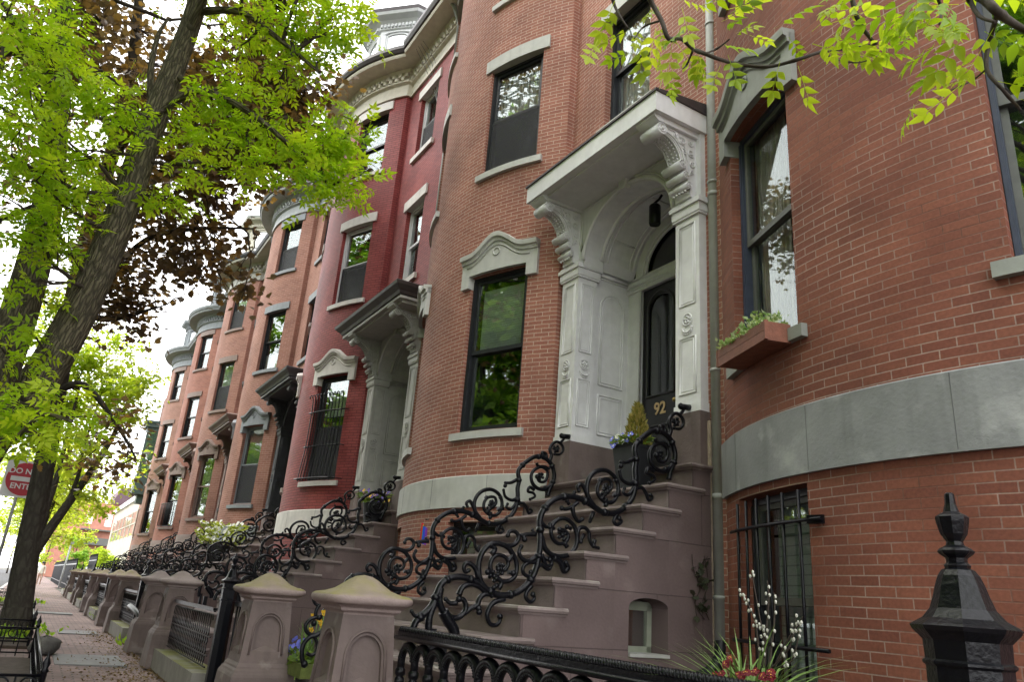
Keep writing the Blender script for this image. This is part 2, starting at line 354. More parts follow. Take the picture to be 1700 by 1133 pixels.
BLIND_L = blindmat('light green slat blind', (.50, .62, .56), 14)
BLIND_W = blindmat('white slat blind', (.7, .76, .7))
def curtmat(name, col):
    if name in MATS: return MATS[name]
    m = bpy.data.materials.new(name); m.use_nodes = True; n, l = nt(m); b = n['Principled BSDF']
    tc = n.new('ShaderNodeTexCoord'); w = n.new('ShaderNodeTexWave'); w.inputs['Scale'].default_value = 5; w.inputs['Distortion'].default_value = 2.5; w.inputs['Detail'].default_value = 2
    l.new(tc.outputs['UV'], w.inputs['Vector'])
    bp = n.new('ShaderNodeBump'); bp.inputs['Strength'].default_value = 1; bp.inputs['Distance'].default_value = .05; l.new(w.outputs['Fac'], bp.inputs['Height']); l.new(bp.outputs[0], b.inputs['Normal'])
    b.inputs['Base Color'].default_value = (*col, 1); b.inputs['Roughness'].default_value = .9; MATS[name] = m; return m
CURT_W = curtmat('white curtain', (.62, .62, .58))
CURT_B = curtmat('beige curtain', (.42, .38, .33))
SCREEN = basic('dark insect screen', (.035, .037, .04), .8, .1, 60, .1)
_n, _l = nt(SCREEN); _t = _n.new('ShaderNodeBsdfTransparent'); _x = _n.new('ShaderNodeMixShader'); _x.inputs[0].default_value = .62
_l.new(_t.outputs[0], _x.inputs[1]); _l.new(_n['Principled BSDF'].outputs[0], _x.inputs[2]); _l.new(_x.outputs[0], _n['Material Output'].inputs['Surface'])

# ------------------------------------------------------------------ row house
RB = 3.37; CY = 7.66; YF = 5.1
TE = radians(37.2); TL = radians(37)
XE = RB * sin(TE)
def zz(z): return z + EYE
def bp(cx, th, out=0.): return (cx + (RB + out) * sin(th), CY - (RB + out) * cos(th))

def sweep(mb, prof, cx, t0, t1, smooth=True, caps=True, step=1.6):
    n = max(2, int(abs(t1 - t0) / radians(step)))
    ths = [t0 + (t1 - t0) * i / n for i in range(n + 1)]
    k = len(prof)
    for a in range(k):
        (o0, z0), (o1, z1) = prof[a], prof[(a + 1) % k]
        vs = []
        for t in ths:
            vs.append((*bp(cx, t, o0), z0)); vs.append((*bp(cx, t, o1), z1))
        mb.add(vs, [(2 * i, 2 * i + 2, 2 * i + 3, 2 * i + 1) for i in range(n)], None, smooth)
    if caps:
        for t in (t0, t1): mb.add([(*bp(cx, t, o), z) for o, z in prof], [tuple(range(k))])

def longsweep(mb, prof, cx, xr):
    """open profile swept along bow, return and flat"""
    k = len(prof)
    for a in range(k - 1):
        (o0, z0), (o1, z1) = prof[a], prof[a + 1]
        rows = []
        for o, z in ((o0, z0), (o1, z1)):
            te = asin(min(1, (XE + o) / (RB + o)))
            rows.append([(*bp(cx, -TL + (te + TL) * i / 44, o), z) for i in range(45)] + [(cx + XE + o, YF - o, z), (xr, YF - o, z)])
        A, B = rows
        vs = []
        for p, q in zip(A[:45], B[:45]): vs += [p, q]
        mb.add(vs, [(2 * i, 2 * i + 2, 2 * i + 3, 2 * i + 1) for i in range(44)], None, True)
        for i in (44, 45): mb.quad(A[i], A[i + 1], B[i + 1], B[i])

def walls(cx, xr, z0, z1, bowholes, flatholes, mat, parent, xl):
    mb = MB()
    ths = set([-TL, TE]); k = -TL
    while k < TE: ths.add(k); k += radians(1.5)
    for h in bowholes: ths |= {h[0], h[1]}
    ths = sorted(ths); ths = [t for i, t in enumerate(ths) if i == 0 or t - ths[i - 1] > 1e-5]
    zs = sorted({z0, z1} | {h[2] for h in bowholes} | {h[3] for h in bowholes})
    for i in range(len(ths) - 1):
        for j in range(len(zs) - 1):
            tm, zm = (ths[i] + ths[i + 1]) / 2, (zs[j] + zs[j + 1]) / 2
            if any(h[0] < tm < h[1] and h[2] < zm < h[3] for h in bowholes): continue
            a, b = bp(cx, ths[i]), bp(cx, ths[i + 1]); u0, u1 = ths[i] * RB, ths[i + 1] * RB
            mb.quad((*a, zs[j]), (*b, zs[j]), (*b, zs[j + 1]), (*a, zs[j + 1]), [(u0, zs[j]), (u1, zs[j]), (u1, zs[j + 1]), (u0, zs[j + 1])])
    D = .2
    for h in bowholes:
        for t in (h[0], h[1]):
            a, b = bp(cx, t), bp(cx, t, -D)
            mb.quad((*a, h[2]), (*b, h[2]), (*b, h[3]), (*a, h[3]), [(0, h[2]), (D, h[2]), (D, h[3]), (0, h[3])])
        for z in (h[2], h[3]):
            for i in range(6):
                t0 = h[0] + (h[1] - h[0]) * i / 6; t1 = h[0] + (h[1] - h[0]) * (i + 1) / 6
                mb.quad((*bp(cx, t0), z), (*bp(cx, t1), z), (*bp(cx, t1, -D), z), (*bp(cx, t0, -D), z), [(t0 * RB, 0), (t1 * RB, 0), (t1 * RB, D), (t0 * RB, D)])
    # left end, return and flat
    a = bp(cx, -TL); mb.quad((xl, YF + .3, z0), (*a, z0), (*a, z1), (xl, YF + .3, z1), [(0, z0), (.5, z0), (.5, z1), (0, z1)])
    a = bp(cx, TE); mb.quad((*a, z0), (cx + XE, YF, z0), (cx + XE, YF, z1), (*a, z1), [(0, z0), (YF - a[1], z0), (YF - a[1], z1), (0, z1)])
    xs = sorted({cx + XE, xr} | {h[0] for h in flatholes} | {h[1] for h in flatholes}); zs = sorted({z0, z1} | {h[2] for h in flatholes} | {h[3] for h in flatholes})
    for i in range(len(xs) - 1):
        for j in range(len(zs) - 1):
            xm, zm = (xs[i] + xs[i + 1]) / 2, (zs[j] + zs[j + 1]) / 2
            if any(h[0] < xm < h[1] and h[2] < zm < h[3] for h in flatholes): continue
            mb.quad((xs[i], YF, zs[j]), (xs[i + 1], YF, zs[j]), (xs[i + 1], YF, zs[j + 1]), (xs[i], YF, zs[j + 1]), [(xs[i], zs[j]), (xs[i + 1], zs[j]), (xs[i + 1], zs[j + 1]), (xs[i], zs[j + 1])])
    for h in flatholes:
        for x in (h[0], h[1]): mb.quad((x, YF, h[2]), (x, YF + D, h[2]), (x, YF + D, h[3]), (x, YF, h[3]), [(0, h[2]), (D, h[2]), (D, h[3]), (0, h[3])])
        for z in (h[2], h[3]): mb.quad((h[0], YF, z), (h[1], YF, z), (h[1], YF + D, z), (h[0], YF + D, z), [(h[0], 0), (h[1], 0), (h[1], D), (h[0], D)])
    # party walls and back, so that the house is a solid from the side
    mb.box(xl, xr, YF + 1.6, YF + 1.75, z0, z1)
    for x in (xl + .02, xr - .02): mb.quad((x, YF, z0), (x, YF + 1.6, z0), (x, YF + 1.6, z1), (x, YF, z1), [(0, z0), (1.6, z0), (1.6, z1), (0, z1)])
    return mb.build('brick_wall', mat, parent)

def window(house, room, c, th, w, z0, z1, fmat, smat, cover=None, gl=None, cx=None, hood=None, flat=None, sill=True, stonemat=None, storm=False, dep=.10, label=None):
    """sash window: outer frame object with sashes, panes, blind, sill and lintel under it"""
    t = S((cos(th), sin(th), 0)); nrm = S((sin(th), -cos(th), 0)); C = S((c[0], c[1], 0)); Z = S((0, 0, 1))
    def pt(u, d, z): return C + t * u - nrm * d + Z * z
    def bar(mb, u0, u1, z0_, z1_, d0, d1):
        mb.obox(pt((u0 + u1) / 2, (d0 + d1) / 2, (z0_ + z1_) / 2), t * (u1 - u0) / 2, nrm * (d1 - d0) / 2, Z * (z1_ - z0_) / 2)
    hw = w / 2; f = .05; m = MB()
    bar(m, -hw, -hw + f, z0, z1, dep, dep + .12); bar(m, hw - f, hw, z0, z1, dep, dep + .12)
    bar(m, -hw + f, hw - f, z1 - f, z1, dep + .002, dep + .12); bar(m, -hw + f, hw - f, z0, z0 + f * .8, dep - .015, dep + .12)
    for sx in (-1, 1):   # brick mould bead
        bar(m, sx * (hw - f * .5) - .012, sx * (hw - f * .5) + .012, z0 + .04, z1 - .05, dep - .012, dep + .001)
    W = m.build('window', fmat, house); 
    if label: W['label'] = label
    zm = z0 + (z1 - z0) * .5; iw = hw - f; s = .045
    for nm, a, b, d in (('upper', zm - .02, z1 - f, dep + .025), ('lower', z0 + f * .8, zm + .025, dep + .065)):
        m = MB(); bar(m, -iw + .001, -iw + s, a, b, d, d + .035); bar(m, iw - s, iw - .001, a, b, d, d + .035)
        bar(m, -iw + s, iw - s, b - s, b, d + .001, d + .034); bar(m, -iw + s, iw - s, a, a + s * 1.2, d + .001, d + .034)
        sh = m.build('sash', smat, W)
        m = MB(); bar(m, -iw + s - .004, iw - s + .004, a + s, b - s + .004, d + .014, d + .020)
        m.build('pane', gl or GLASS, W)
    if storm:
        m = MB(); bar(m, -iw, iw, z0 + .05, zm, dep + .008, dep + .012); m.build('storm_screen', SCREEN if storm == 2 else GLASS3, W)
    if cover:
        cm, lo, hi, u0, u1 = cover; m = MB(); a = z0 + (z1 - z0) * lo; b = z0 + (z1 - z0) * hi
        N = 16
        for i in range(N):
            x0 = -iw + 2 * iw * (u0 + (u1 - u0) * i / N); x1 = -iw + 2 * iw * (u0 + (u1 - u0) * (i + 1) / N)
            d0 = dep + .135 + (.012 * sin(i * 2.1) if cm in (CURT_W, CURT_B) else 0); d1 = dep + .135 + (.012 * sin((i + 1) * 2.1) if cm in (CURT_W, CURT_B) else 0)
            m.quad(pt(x0, d0, a), pt(x1, d1, a), pt(x1, d1, b), pt(x0, d0, b), [(x0, a), (x1, a), (x1, b), (x0, b)])
        m.build('blind' if cm in (BLIND_G, BLIND_W) else 'curtain', cm, W)
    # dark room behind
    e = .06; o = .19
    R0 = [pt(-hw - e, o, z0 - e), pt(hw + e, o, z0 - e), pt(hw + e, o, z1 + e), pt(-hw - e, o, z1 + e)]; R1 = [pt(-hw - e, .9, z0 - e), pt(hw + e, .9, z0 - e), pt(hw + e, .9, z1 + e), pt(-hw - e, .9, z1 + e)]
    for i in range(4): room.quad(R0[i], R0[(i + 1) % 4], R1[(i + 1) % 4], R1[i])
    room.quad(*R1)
    sm = stonemat
    if cx is not None:   # curved stone work on the bow
        t0, t1 = th - asin(hw / RB), th + asin(hw / RB); ex = radians(1.7)
        if sill:
            m = MB(); sweep(m, [(-.12, z0 - .005), (.055, z0 - .018), (.055, z0 - .115), (-.02, z0 - .115)], cx, t0 - ex, t1 + ex); m.build('sill', sm, W)
        if flat:
            m = MB(); n = 10; a0, a1 = t0 - ex * 1.1, t1 + ex * 1.1
            sweep(m, [(-.1, z1 - .004), (.035, z1 - .004), (.035, z1 + .215), (-.02, z1 + .215)], cx, a0, a1); m.build('lintel', sm, W)
        if hood:
            m = MB(); ear = .15; a0, a1 = (th * RB - hw - .16), (th * RB + hw + .16); half = (a1 - a0) / 2; mid = (a0 + a1) / 2
            def topz(u):
                x = abs(u - mid) / half
                k = .5 + .5 * cos(min(1, x / .74) * pi)
                return z1 + .30 + .23 * k ** 1.15
            us = sorted({a0 + (a1 - a0) * i / 36 for i in range(37)} | {th * RB - hw, th * RB + hw})
            def P3(u, out, z): return (*bp(cx, u / RB, out), z)
            def zb(u, lo=False): return (z1 - .17) if (u < th * RB - hw - 1e-6 or u > th * RB + hw + 1e-6) else z1 + .002
            for i in range(len(us) - 1):
                a, b = us[i], us[i + 1]; um = (a + b) / 2; zb_ = (z1 - .17) if abs(um - th * RB) > hw else z1 + .002
                o = .06
                m.quad(P3(a, o, zb_), P3(b, o, zb_), P3(b, o, topz(b)), P3(a, o, topz(a)), None, False)
                m.quad(P3(a, -.12, zb_), P3(b, -.12, zb_), P3(b, o, zb_), P3(a, o, zb_))
                for (o0, h0), (o1, h1) in zip([(.06, -.10), (.085, -.10), (.09, -.055), (.125, -.045), (.13, 0.), (.13, .02), (0, .045)], [(.085, -.10), (.09, -.055), (.125, -.045), (.13, 0), (.13, .02), (0, .045), (0, -.1)]):
                    m.quad(P3(a, o0, topz(a) + h0), P3(b, o0, topz(b) + h0), P3(b, o1, topz(b) + h1), P3(a, o1, topz(a) + h1))
                # inner bead that follows the hood
                if abs(um - mid) < half * .86:
                    for (o0, h0), (o1, h1) in (((.06, -.175), (.078, -.16)), ((.078, -.16), (.06, -.145))):
                        m.quad(P3(a, o0, topz(a) + h0), P3(b, o0, topz(b) + h0), P3(b, o1, topz(b) + h1), P3(a, o1, topz(a) + h1))
            for u in (a0, a1):
                m.quad(P3(u, -.02, z1 - .17), P3(u, .06, z1 - .17), P3(u, .06, topz(u)), P3(u, -.02, topz(u)))
                m.add([P3(u, o, topz(u) + h) for o, h in [(0, -.1), (.085, -.10), (.09, -.055), (.125, -.045), (.13, 0.), (.13, .02), (0, .045)]], [tuple(range(7))])
            for sx in (-1, 1):
                u = th * RB + sx * hw; m.quad(P3(u, -.12, z1 - .17), P3(u, .06, z1 - .17), P3(u, .06, z1), P3(u, -.12, z1))
            b = bp(cx, th, .055); 
            q = [P3(th * RB + x, .066, z1 + .27 + z) for x, z in arcpts((0, 0), .055, 0, 2 * pi, 16)]; m.tube(q, .011, 5, cap=False)
            m.build('hood_moulding', sm, W)
    else:
        if sill: m = MB(); m.box(c[0] - hw - .1, c[0] + hw + .1, YF - .06, YF + .12, z0 - .12, z0 - .005); m.build('sill', sm, W)
        if flat: m = MB(); m.box(c[0] - hw - .11, c[0] + hw + .11, YF - .04, YF + .1, z1 - .004, z1 + .22); m.build('lintel', sm, W)
    return W

def console(mb, xa, xb, y0, zt, D=.50, Hh=.78):
    """scrolled bracket: side outline in (out, z) from wall y0, between xa..xb, top at zt"""
    to3 = lambda u, v, w: (w, y0 - u, zt + v)
    mb.prism([(0, 0), (D + .06, 0), (D + .06, -.035), (D + .03, -.06), (D, -.075), (0, -.075)], (xa - .025, xb + .025), to3)
    cv = []   # concave front between the big volute and the lower rolls
    for i in range(13):
        a = pi / 2 * i / 12
        cv.append((.19 + (D - .10 - .19) * (1 - sin(a)), -.16 - (Hh * .62 - .16) * (1 - cos(a))))
    poly = [(0, -.075), (D - .02, -.075), (D - .02, -.12)] + cv + [(.13, -Hh * .66), (.13, -Hh * .8), (.09, -Hh * .82), (.09, -Hh), (0, -Hh)]
    mb.prism(poly, (xa + .012, xb - .012), to3)
    def roll(u, v, r, ext=.016, eye=True):
        c = (u, v); P = [(xa - ext, y0 - u, zt + v), (xb + ext, y0 - u, zt + v)]
        mb.tube(P, r, 14, True, True)
        if eye:
            for x, s_ in ((xa - ext, -1), (xb + ext, 1)):
                q = [(x + s_ * .003, y0 - u_, zt + v_) for u_, v_ in spiral((u, v), r * .92, r * .25, 0, 1.6, 22)]
                mb.tube(q, r * .11, 4, True); mb.ball((x + s_ * .004, y0 - u, zt + v), r * .24, 8, 5)
    roll(D - .055, -.145, .066); roll(.215, -Hh * .58, .05); roll(.165, -Hh * .72, .042); roll(.125, -Hh * .855, .036)
    # bead strings on the hollow front
    for k in range(3):
        x = xa + (xb - xa) * (.27 + .23 * k)
        for i in range(1, 12):
            u, v = cv[i]; mb.ball((x, y0 - u - .008, zt + v - .006), .014, 6, 4)
    for x in (xa + (xb - xa) * .12, xb - (xb - xa) * .12): mb.tube([(x, y0 - u - .004, zt + v) for u, v in cv], .011, 5)
    for k in range(5): mb.ball((xa + (xb - xa) * (.14 + .18 * k), y0 - .135, zt - Hh * .93), .014, 6, 4)
    # pierced scrollwork on both cheeks
    for x, s_ in ((xa + .012, -1), (xb - .012, 1)):
        e = x + s_ * .006
        for c, r, a in (((.30, -.135), .038, 2.), ((.20, -.17), .05, .6), ((.085, -.15), .045, 2.4), ((.075, -.27), .05, 4.), ((.17, -.29), .04, 1.), ((.065, -.40), .045, 2.), ((.06, -.50), .036, 5.)):
            mb.tube([(e, y0 - u, zt + v) for u, v in spiral(c, r, r * .2, a, 1.25, 14)], .0085, 4)
        mb.tube([(e, y0 - u, zt + v) for u, v in smooth_path([(.40, -.10), (.30, -.1), (.26, -.2), (.17, -.22), (.14, -.33), (.11, -.45), (.1, -.55)])], .0085, 4)
        mb.tube([(e, y0 - u + .028, zt + v + .012) for u, v in cv], .012, 4)

def moulding(mb, pts, r=.013): mb.tube(pts + [pts[0], pts[1]], r, 6, False)

def rosette(mb, c, t, nrm, r=.062):
    c, t, nrm = S(c), S(t), S(nrm); z = S((0, 0, 1))
    mb.tube([c + t * r * cos(a) + z * r * sin(a) + nrm * .006 for a in [2 * pi * i / 20 for i in range(21)]], .008, 5, False)
    for k in range(5):
        a = 2 * pi * k / 5 + .3; p = c + (t * cos(a) + z * sin(a)) * r * .52 + nrm * .006; mb.ball(p, r * .27, 7, 4)
    mb.ball(c + nrm * .01, r * .2, 7, 4)
    mb.tube([c + t * r * 1.05 * cos(a) + z * (r * .8 * sin(a) - r * 1.35) + nrm * .008 for a in [pi + pi * i / 12 for i in range(13)]], .011, 5)
    mb.tube([c + t * r * 1.0 * cos(a) + z * (r * .8 * sin(a) - r * 1.75) + nrm * .006 for a in [pi + pi * i / 12 for i in range(13)]], .008, 5)

def entry(house, xL, xR, tm, cm, doormat, style, over=.03, num=None, detail=True, soff=4.93):
    """door surround: two panelled pilasters, vaulted recess, arch, brackets and canopy"""
    zl = zz(1.32); zp = zz(1.84); zc = zz(4.08); zs = zz(soff); yf = 5.0; pw = .34; jd = .29; yb = 5.87
    xa, xb = xL + pw, xR - pw
    por = MB()
    # spandrel wall with the arch, front face at 5.03
    W = xR - xL; H = zs - zc
    us, top = archface(por, lambda u, v, d: (xL + u, 5.03 + d, zc + v), W, H, pw + .06, W - pw - .06, 0, .04, min(.70, H - .14), .30, 22, False)
    # keystone and archivolt
    ak = [(xL + u, 5.018, zc + t + .035) for u, t in zip(us, top)]
    por.tube(ak, .028, 6, True); por.tube([(x, y, z + .055) for x, y, z in ak], .012, 5, True)
    xm = (xL + xR) / 2; zk = zc + max(top)
    por.prism([(-.075, zs - .02), (.075, zs - .02), (.055, zk - .05), (-.055, zk - .05)], (4.95, 5.04), lambda u, v, w: (xm + u, w, v))
    for sx in (-1, 1):   # sunk spandrel panels drawn by a bead
        q = [(xm + sx * (.12), 5.024, zs - .06), (xm + sx * (W / 2 - pw - .0), 5.024, zs - .06), (xm + sx * (W / 2 - pw), 5.024, zc + .22)]
        q += [(xL + u, 5.024, zc + t + .13) for u, t in (list(zip(us, top)) if sx < 0 else list(zip(us, top))[::-1])[2:10]]
        moulding(por, q, .011)
    for q in (xL, xR - .05): por.box(q, q + .05, 5.032, YF + .03, zc + .061, zs)
    P = por.build('door_surround', tm, house)
    # pilasters
    for side in (-1, 1):
        x0, x1 = (xL, xL + pw) if side < 0 else (xR - pw, xR)
        m = MB(); m.box(x0, x1, yf, yf + jd, zp, zc - .12)
        for a, b, g in ((.022, zc - .14, zc - .115), (.03, zc - .115, zc - .02), (.05, zc - .02, zc + .03), (.03, zc + .03, zc + .06)):
            m.box(x0 - a, x1 + a, yf - a, yf + jd + a, b, g)
        m.box(x0 - .012, x1 + .012, yf - .012, yf + jd, zp, zp + .09)
        zm = zp + (zc - zp) * .43
        fx = (x0 + x1) / 2
        def panel(t, c, nr, hw):
            t, c, nr = S(t), S(c), S(nr)
            for lo, hi in ((zm + .16, zc - .22), (zp + .2, zm - .19)):
                q = [c + t * sx * hw + S((0, 0, z)) + nr * .002 for sx, z in ((-1, lo), (1, lo), (1, hi), (-1, hi))]; moulding(m, q, .010)
                q = [c + t * sx * (hw - .028) + S((0, 0, z)) + nr * .000 for sx, z in ((-1, lo + .028), (1, lo + .028), (1, hi - .028), (-1, hi - .028))]; moulding(m, q, .006)
            rosette(m, c + S((0, 0, zm)), t, nr)
        panel((1, 0, 0), (fx, yf, 0), (0, -1, 0), pw / 2 - .06)
        ix = x1 if side < 0 else x0; panel((0, 1, 0), (ix, yf + jd / 2, 0), (-side, 0, 0), jd / 2 - .055)
        m.build('pilaster', tm, P)
        m = MB(); m.box(x0 - .02, x1 + .02, yf - .03, yb, zl - .2, zp); m.build('plinth', STONE, P)
        # bracket
        m = MB(); console(m, x0 + .05, x1 - .05, yf + .03, zs, .56 if style != 'b' else .5, zs - zc - .06); m.build('bracket', tm, P)
        # panelled jamb of the recess
        m = MB(); X = xa - .045 if side < 0 else xb + .045; sg = 1 if side < 0 else -1
        m.obox(((X - sg * .03), (yf + jd + yb) / 2, (zp + zc + .07) / 2), (.03, 0, 0), (0, (yb - yf - jd) / 2, 0), (0, 0, (zc + .07 - zp) / 2))
        ya, yb_ = yf + jd + .11, yb - .10; zpan = zp + .78; e = X + sg * .002; c = ((ya + yb_) / 2, zc - .42); r = (yb_ - ya) / 2
        for k, rr in ((0, .014), (.035, .008)):
            q = [(e, ya + k, zpan + k), (e, yb_ - k, zpan + k)] + [(e, u, v) for u, v in arcpts(c, r - k, 0, pi, 14)]
            moulding(m, q, rr)
            moulding(m, [(e, ya + k, zp + .16 + k), (e, yb_ - k, zp + .16 + k), (e, yb_ - k, zpan - .13 - k), (e, ya + k, zpan - .13 - k)], rr)
        for zz_, o in ((zc - .05, .02), (zc - .01, .035), (zc + .02, .02)):
            m.tube([(e + sg * o * .3, yf + jd, zz_), (e + sg * o * .3, yb, zz_)], o * .6, 6)
        m.build('side_panel', tm, P)
    # barrel vault with ribs
    m = MB(); xs = [(xL + u, zc + t) for u, t in zip(us, top)]
    ext = [(xs[0][0] - .06, zc + .02)] + xs[1:-1] + [(xs[-1][0] + .06, zc + .02)]
    for i in range(len(ext) - 1):
        (x0, z0), (x1, z1) = ext[i], ext[i + 1]
        m.add([(x0, 5.30, z0 + .012), (x1, 5.30, z1 + .012), (x1, yb, z1 + .012), (x0, yb, z0 + .012)], [(0, 1, 2, 3)])
    for y, r in ((5.30, .03), (5.34, .016), (5.40, .012), (yb - .12, .012), (yb - .05, .02)):
        m.tube([(x, y, z - .002) for x, z in ext[1:-1]], r, 6)
    for i in (4, 11, 18):
        if i < len(ext): m.tube([(ext[i][0], 5.40, ext[i][1]), (ext[i][0], yb - .12, ext[i][1])], .012, 5)
    m.build('vault', tm, P)
    # back wall with fanlight and door frame
    dw = (xb - xa) - .40; dh = zz(3.92); fr = dw / 2 + .0; m = MB()
    xd0 = xm - dw / 2; xd1 = xm + dw / 2
    m.box(xa - .05, xd0, yb - .02, yb + .06, zl, dh); m.box(xd1, xb + .05, yb - .02, yb + .06, zl, dh)
    m.box(xa - .05, xb + .05, yb - .05, yb + .06, dh, zc + .03)
    for z, o in ((dh + .03, .02), (dh + .075, .03), (zc + .0, .035)): m.tube([(xa - .05, yb - .05, z), (xb + .05, yb - .05, z)], o * .55, 6)
    fu = [(xL + u, zc + t) for u, t in zip(us, top)]
    ri = .72
    for i in range(len(fu) - 1):
        A, B = fu[i], fu[i + 1]; a = (xm + (A[0] - xm) * ri, zc + .05 + (A[1] - zc - .04) * ri); b = (xm + (B[0] - xm) * ri, zc + .05 + (B[1] - zc - .04) * ri)
        m.quad((a[0], yb, a[1]), (b[0], yb, b[1]), (B[0], yb, B[1] + .02), (A[0], yb, A[1] + .02))
    m.tube([(xm + (x - xm) * ri, yb - .012, zc + .05 + (z - zc - .04) * ri) for x, z in fu], .022, 6)
    m.tube([(xm + (x - xm) * (ri + .1), yb - .006, zc + .05 + (z - zc - .04) * (ri + .1)) for x, z in fu], .012, 6)
    m.tube([(xd0, yb - .03, zl), (xd0, yb - .03, dh), (xd1, yb - .03, dh), (xd1, yb - .03, zl)], .018, 6)
    m.build('door_frame', tm, P)
    m = MB(); m.box(xd0 - .05, xd1 + .05, yb + .03, yb + .036, zc + .0, zs); m.build('fanlight', GLASS3, P)
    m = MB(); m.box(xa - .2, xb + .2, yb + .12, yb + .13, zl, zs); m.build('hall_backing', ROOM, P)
    m = MB(); m.box(xL, xR, yf + .05, yb + .2, zl - .1, zl + .0); m.build('threshold', STONE, P)
    # two door leaves
    for k in range(2):
        a = xd0 + .01 + k * (dw / 2); b = a + dw / 2 - .015; w = b - a; z0 = zl + .09; h = dh - z0 - .01; m = MB()
        pb = 1.08 if num else .95; archface(m, lambda u, v, d: (a + u, yb + .015 + d, z0 + v), w, h, .09, w - .09, pb, h - .33, .2, .035, 12, False)
        m.box(a, b, yb + .05, yb + .06, z0, z0 + pb + .01)
        e = yb + .012
        q = [(a + .085, e, z0 + pb - .01), (a + w - .085, e, z0 + pb - .01), (a + w - .085, e, z0 + h - .33)] + [(a + u, e, z0 + v) for u, v in arcpts((w / 2, h - .33), w / 2 - .085, 0, pi, 12)][1:]
        moulding(m, q, .018)
        if num: q = [(a + .08, e, z0 + .1), (a + w - .08, e, z0 + .1), (a + w - .08, e, z0 + .56), (a + w - .18, e, z0 + .70), (a + .18, e, z0 + .70), (a + .08, e, z0 + .56)]
        else: q = [(a + .08, e, z0 + .1), (a + w - .08, e, z0 + .1), (a + w - .08, e, z0 + .8), (a + .08, e, z0 + .8)]
        moulding(m, q, .016); moulding(m, [(x + (.035 if x < a + w / 2 else -.035), y, z + (.035 if z < z0 + .3 else -.035)) for x, y, z in q], .008)
        dr = m.build('door', doormat, house)
        m = MB(); m.box(a + .08, b - .08, yb + .035, yb + .04, z0 + .94, z0 + h - .1); m.build('door_pane', GLASS3, dr)
        m = MB(); m.ball((b - .05 if k == 0 else a + .05, yb - .02, z0 + .95), .028, 8, 6); m.build('door_knob', basic('brass', (.5, .36, .14), .35, .1, 20, 0, metal=.9), dr)
        if num and k == 0:
            cu = bpy.data.curves.new('n', 'FONT'); cu.body = num; cu.size = .205; cu.extrude = .004; cu.align_x = 'CENTER'; cu.align_y = 'CENTER'; cu.offset = .004
            to = bpy.data.objects.new('n', cu); COL.objects.link(to); dg = bpy.context.evaluated_depsgraph_get()
            me = bpy.data.meshes.new_from_object(to.evaluated_get(dg)); bpy.data.objects.remove(to)
            L = ROOT[dr.name]
            for v in me.vertices:
                x, y, z = v.co; v.co = (x + a + w / 2 - L[0], -z + yb + .008 - L[1], y + z0 + .895 - L[2])
            me.materials.clear(); me.materials.append(basic('gilt numerals', (.62, .45, .24), .4, .1, 20, 0, metal=.3)); o = bpy.data.objects.new('house_number', me); COL.objects.link(o); o.parent = dr
    # canopy
    yc = 4.38; x0, x1 = xL - over, xR + over
    m = MB(); m.box(x0 + .02, x1 - .02, yc + .02, 5.05, zs, zs + .05)
    if style == 'a':
        m.box(x0, x1, yc, YF, zs - .01, zs + .215); m.box(x0 + .10, x1 - .10, yc + .10, 5.02, zs - .035, zs)
        m.build('canopy', tm, P)
        m = MB(); zt = zs + .215
        m.add([(x0 - .02, yc - .02, zt), (x1 + .02, yc - .02, zt), (x1 + .02, YF + .02, zt), (x0 - .02, YF + .02, zt), (x0 - .02, yc - .02, zt + .025), (x1 + .02, yc - .02, zt + .025), (x1 + .02, YF + .02, zt + .14), (x0 - .02, YF + .02, zt + .14)],
              [(3, 2, 1, 0), (4, 5, 6, 7), (0, 1, 5, 4), (1, 2, 6, 5), (2, 3, 7, 6), (3, 0, 4, 7)])
        m.build('canopy_roof', COPPER, P)
    else:
        m.box(x0 + .1, x1 - .1, yc + .1, YF, zs - .05, zs + .06); m.build('canopy', tm, P)
        m = MB()
        pr = [(.08, zs + .05), (.0, zs + .07), (-.03, zs + .12), (-.12, zs + .2), (-.14, zs + .25), (-.12, zs + .27), (.45, zs + .42)]
        def ring(o, z): return [(x0 + o, YF + .02, z), (x0 + o, yc + o, z), (x1 - o, yc + o, z), (x1 - o, YF + .02, z)]
        for (o0, z0), (o1, z1) in zip(pr[:-1], pr[1:]):
            A, B = ring(o0, z0), ring(o1, z1)
            for i in range(3): m.quad(A[i], A[i + 1], B[i + 1], B[i])
        A = ring(*pr[-1]); m.quad(*A); A = ring(*pr[0]); m.quad(*A)
        m.build('canopy_roof', cm, P)
    return P

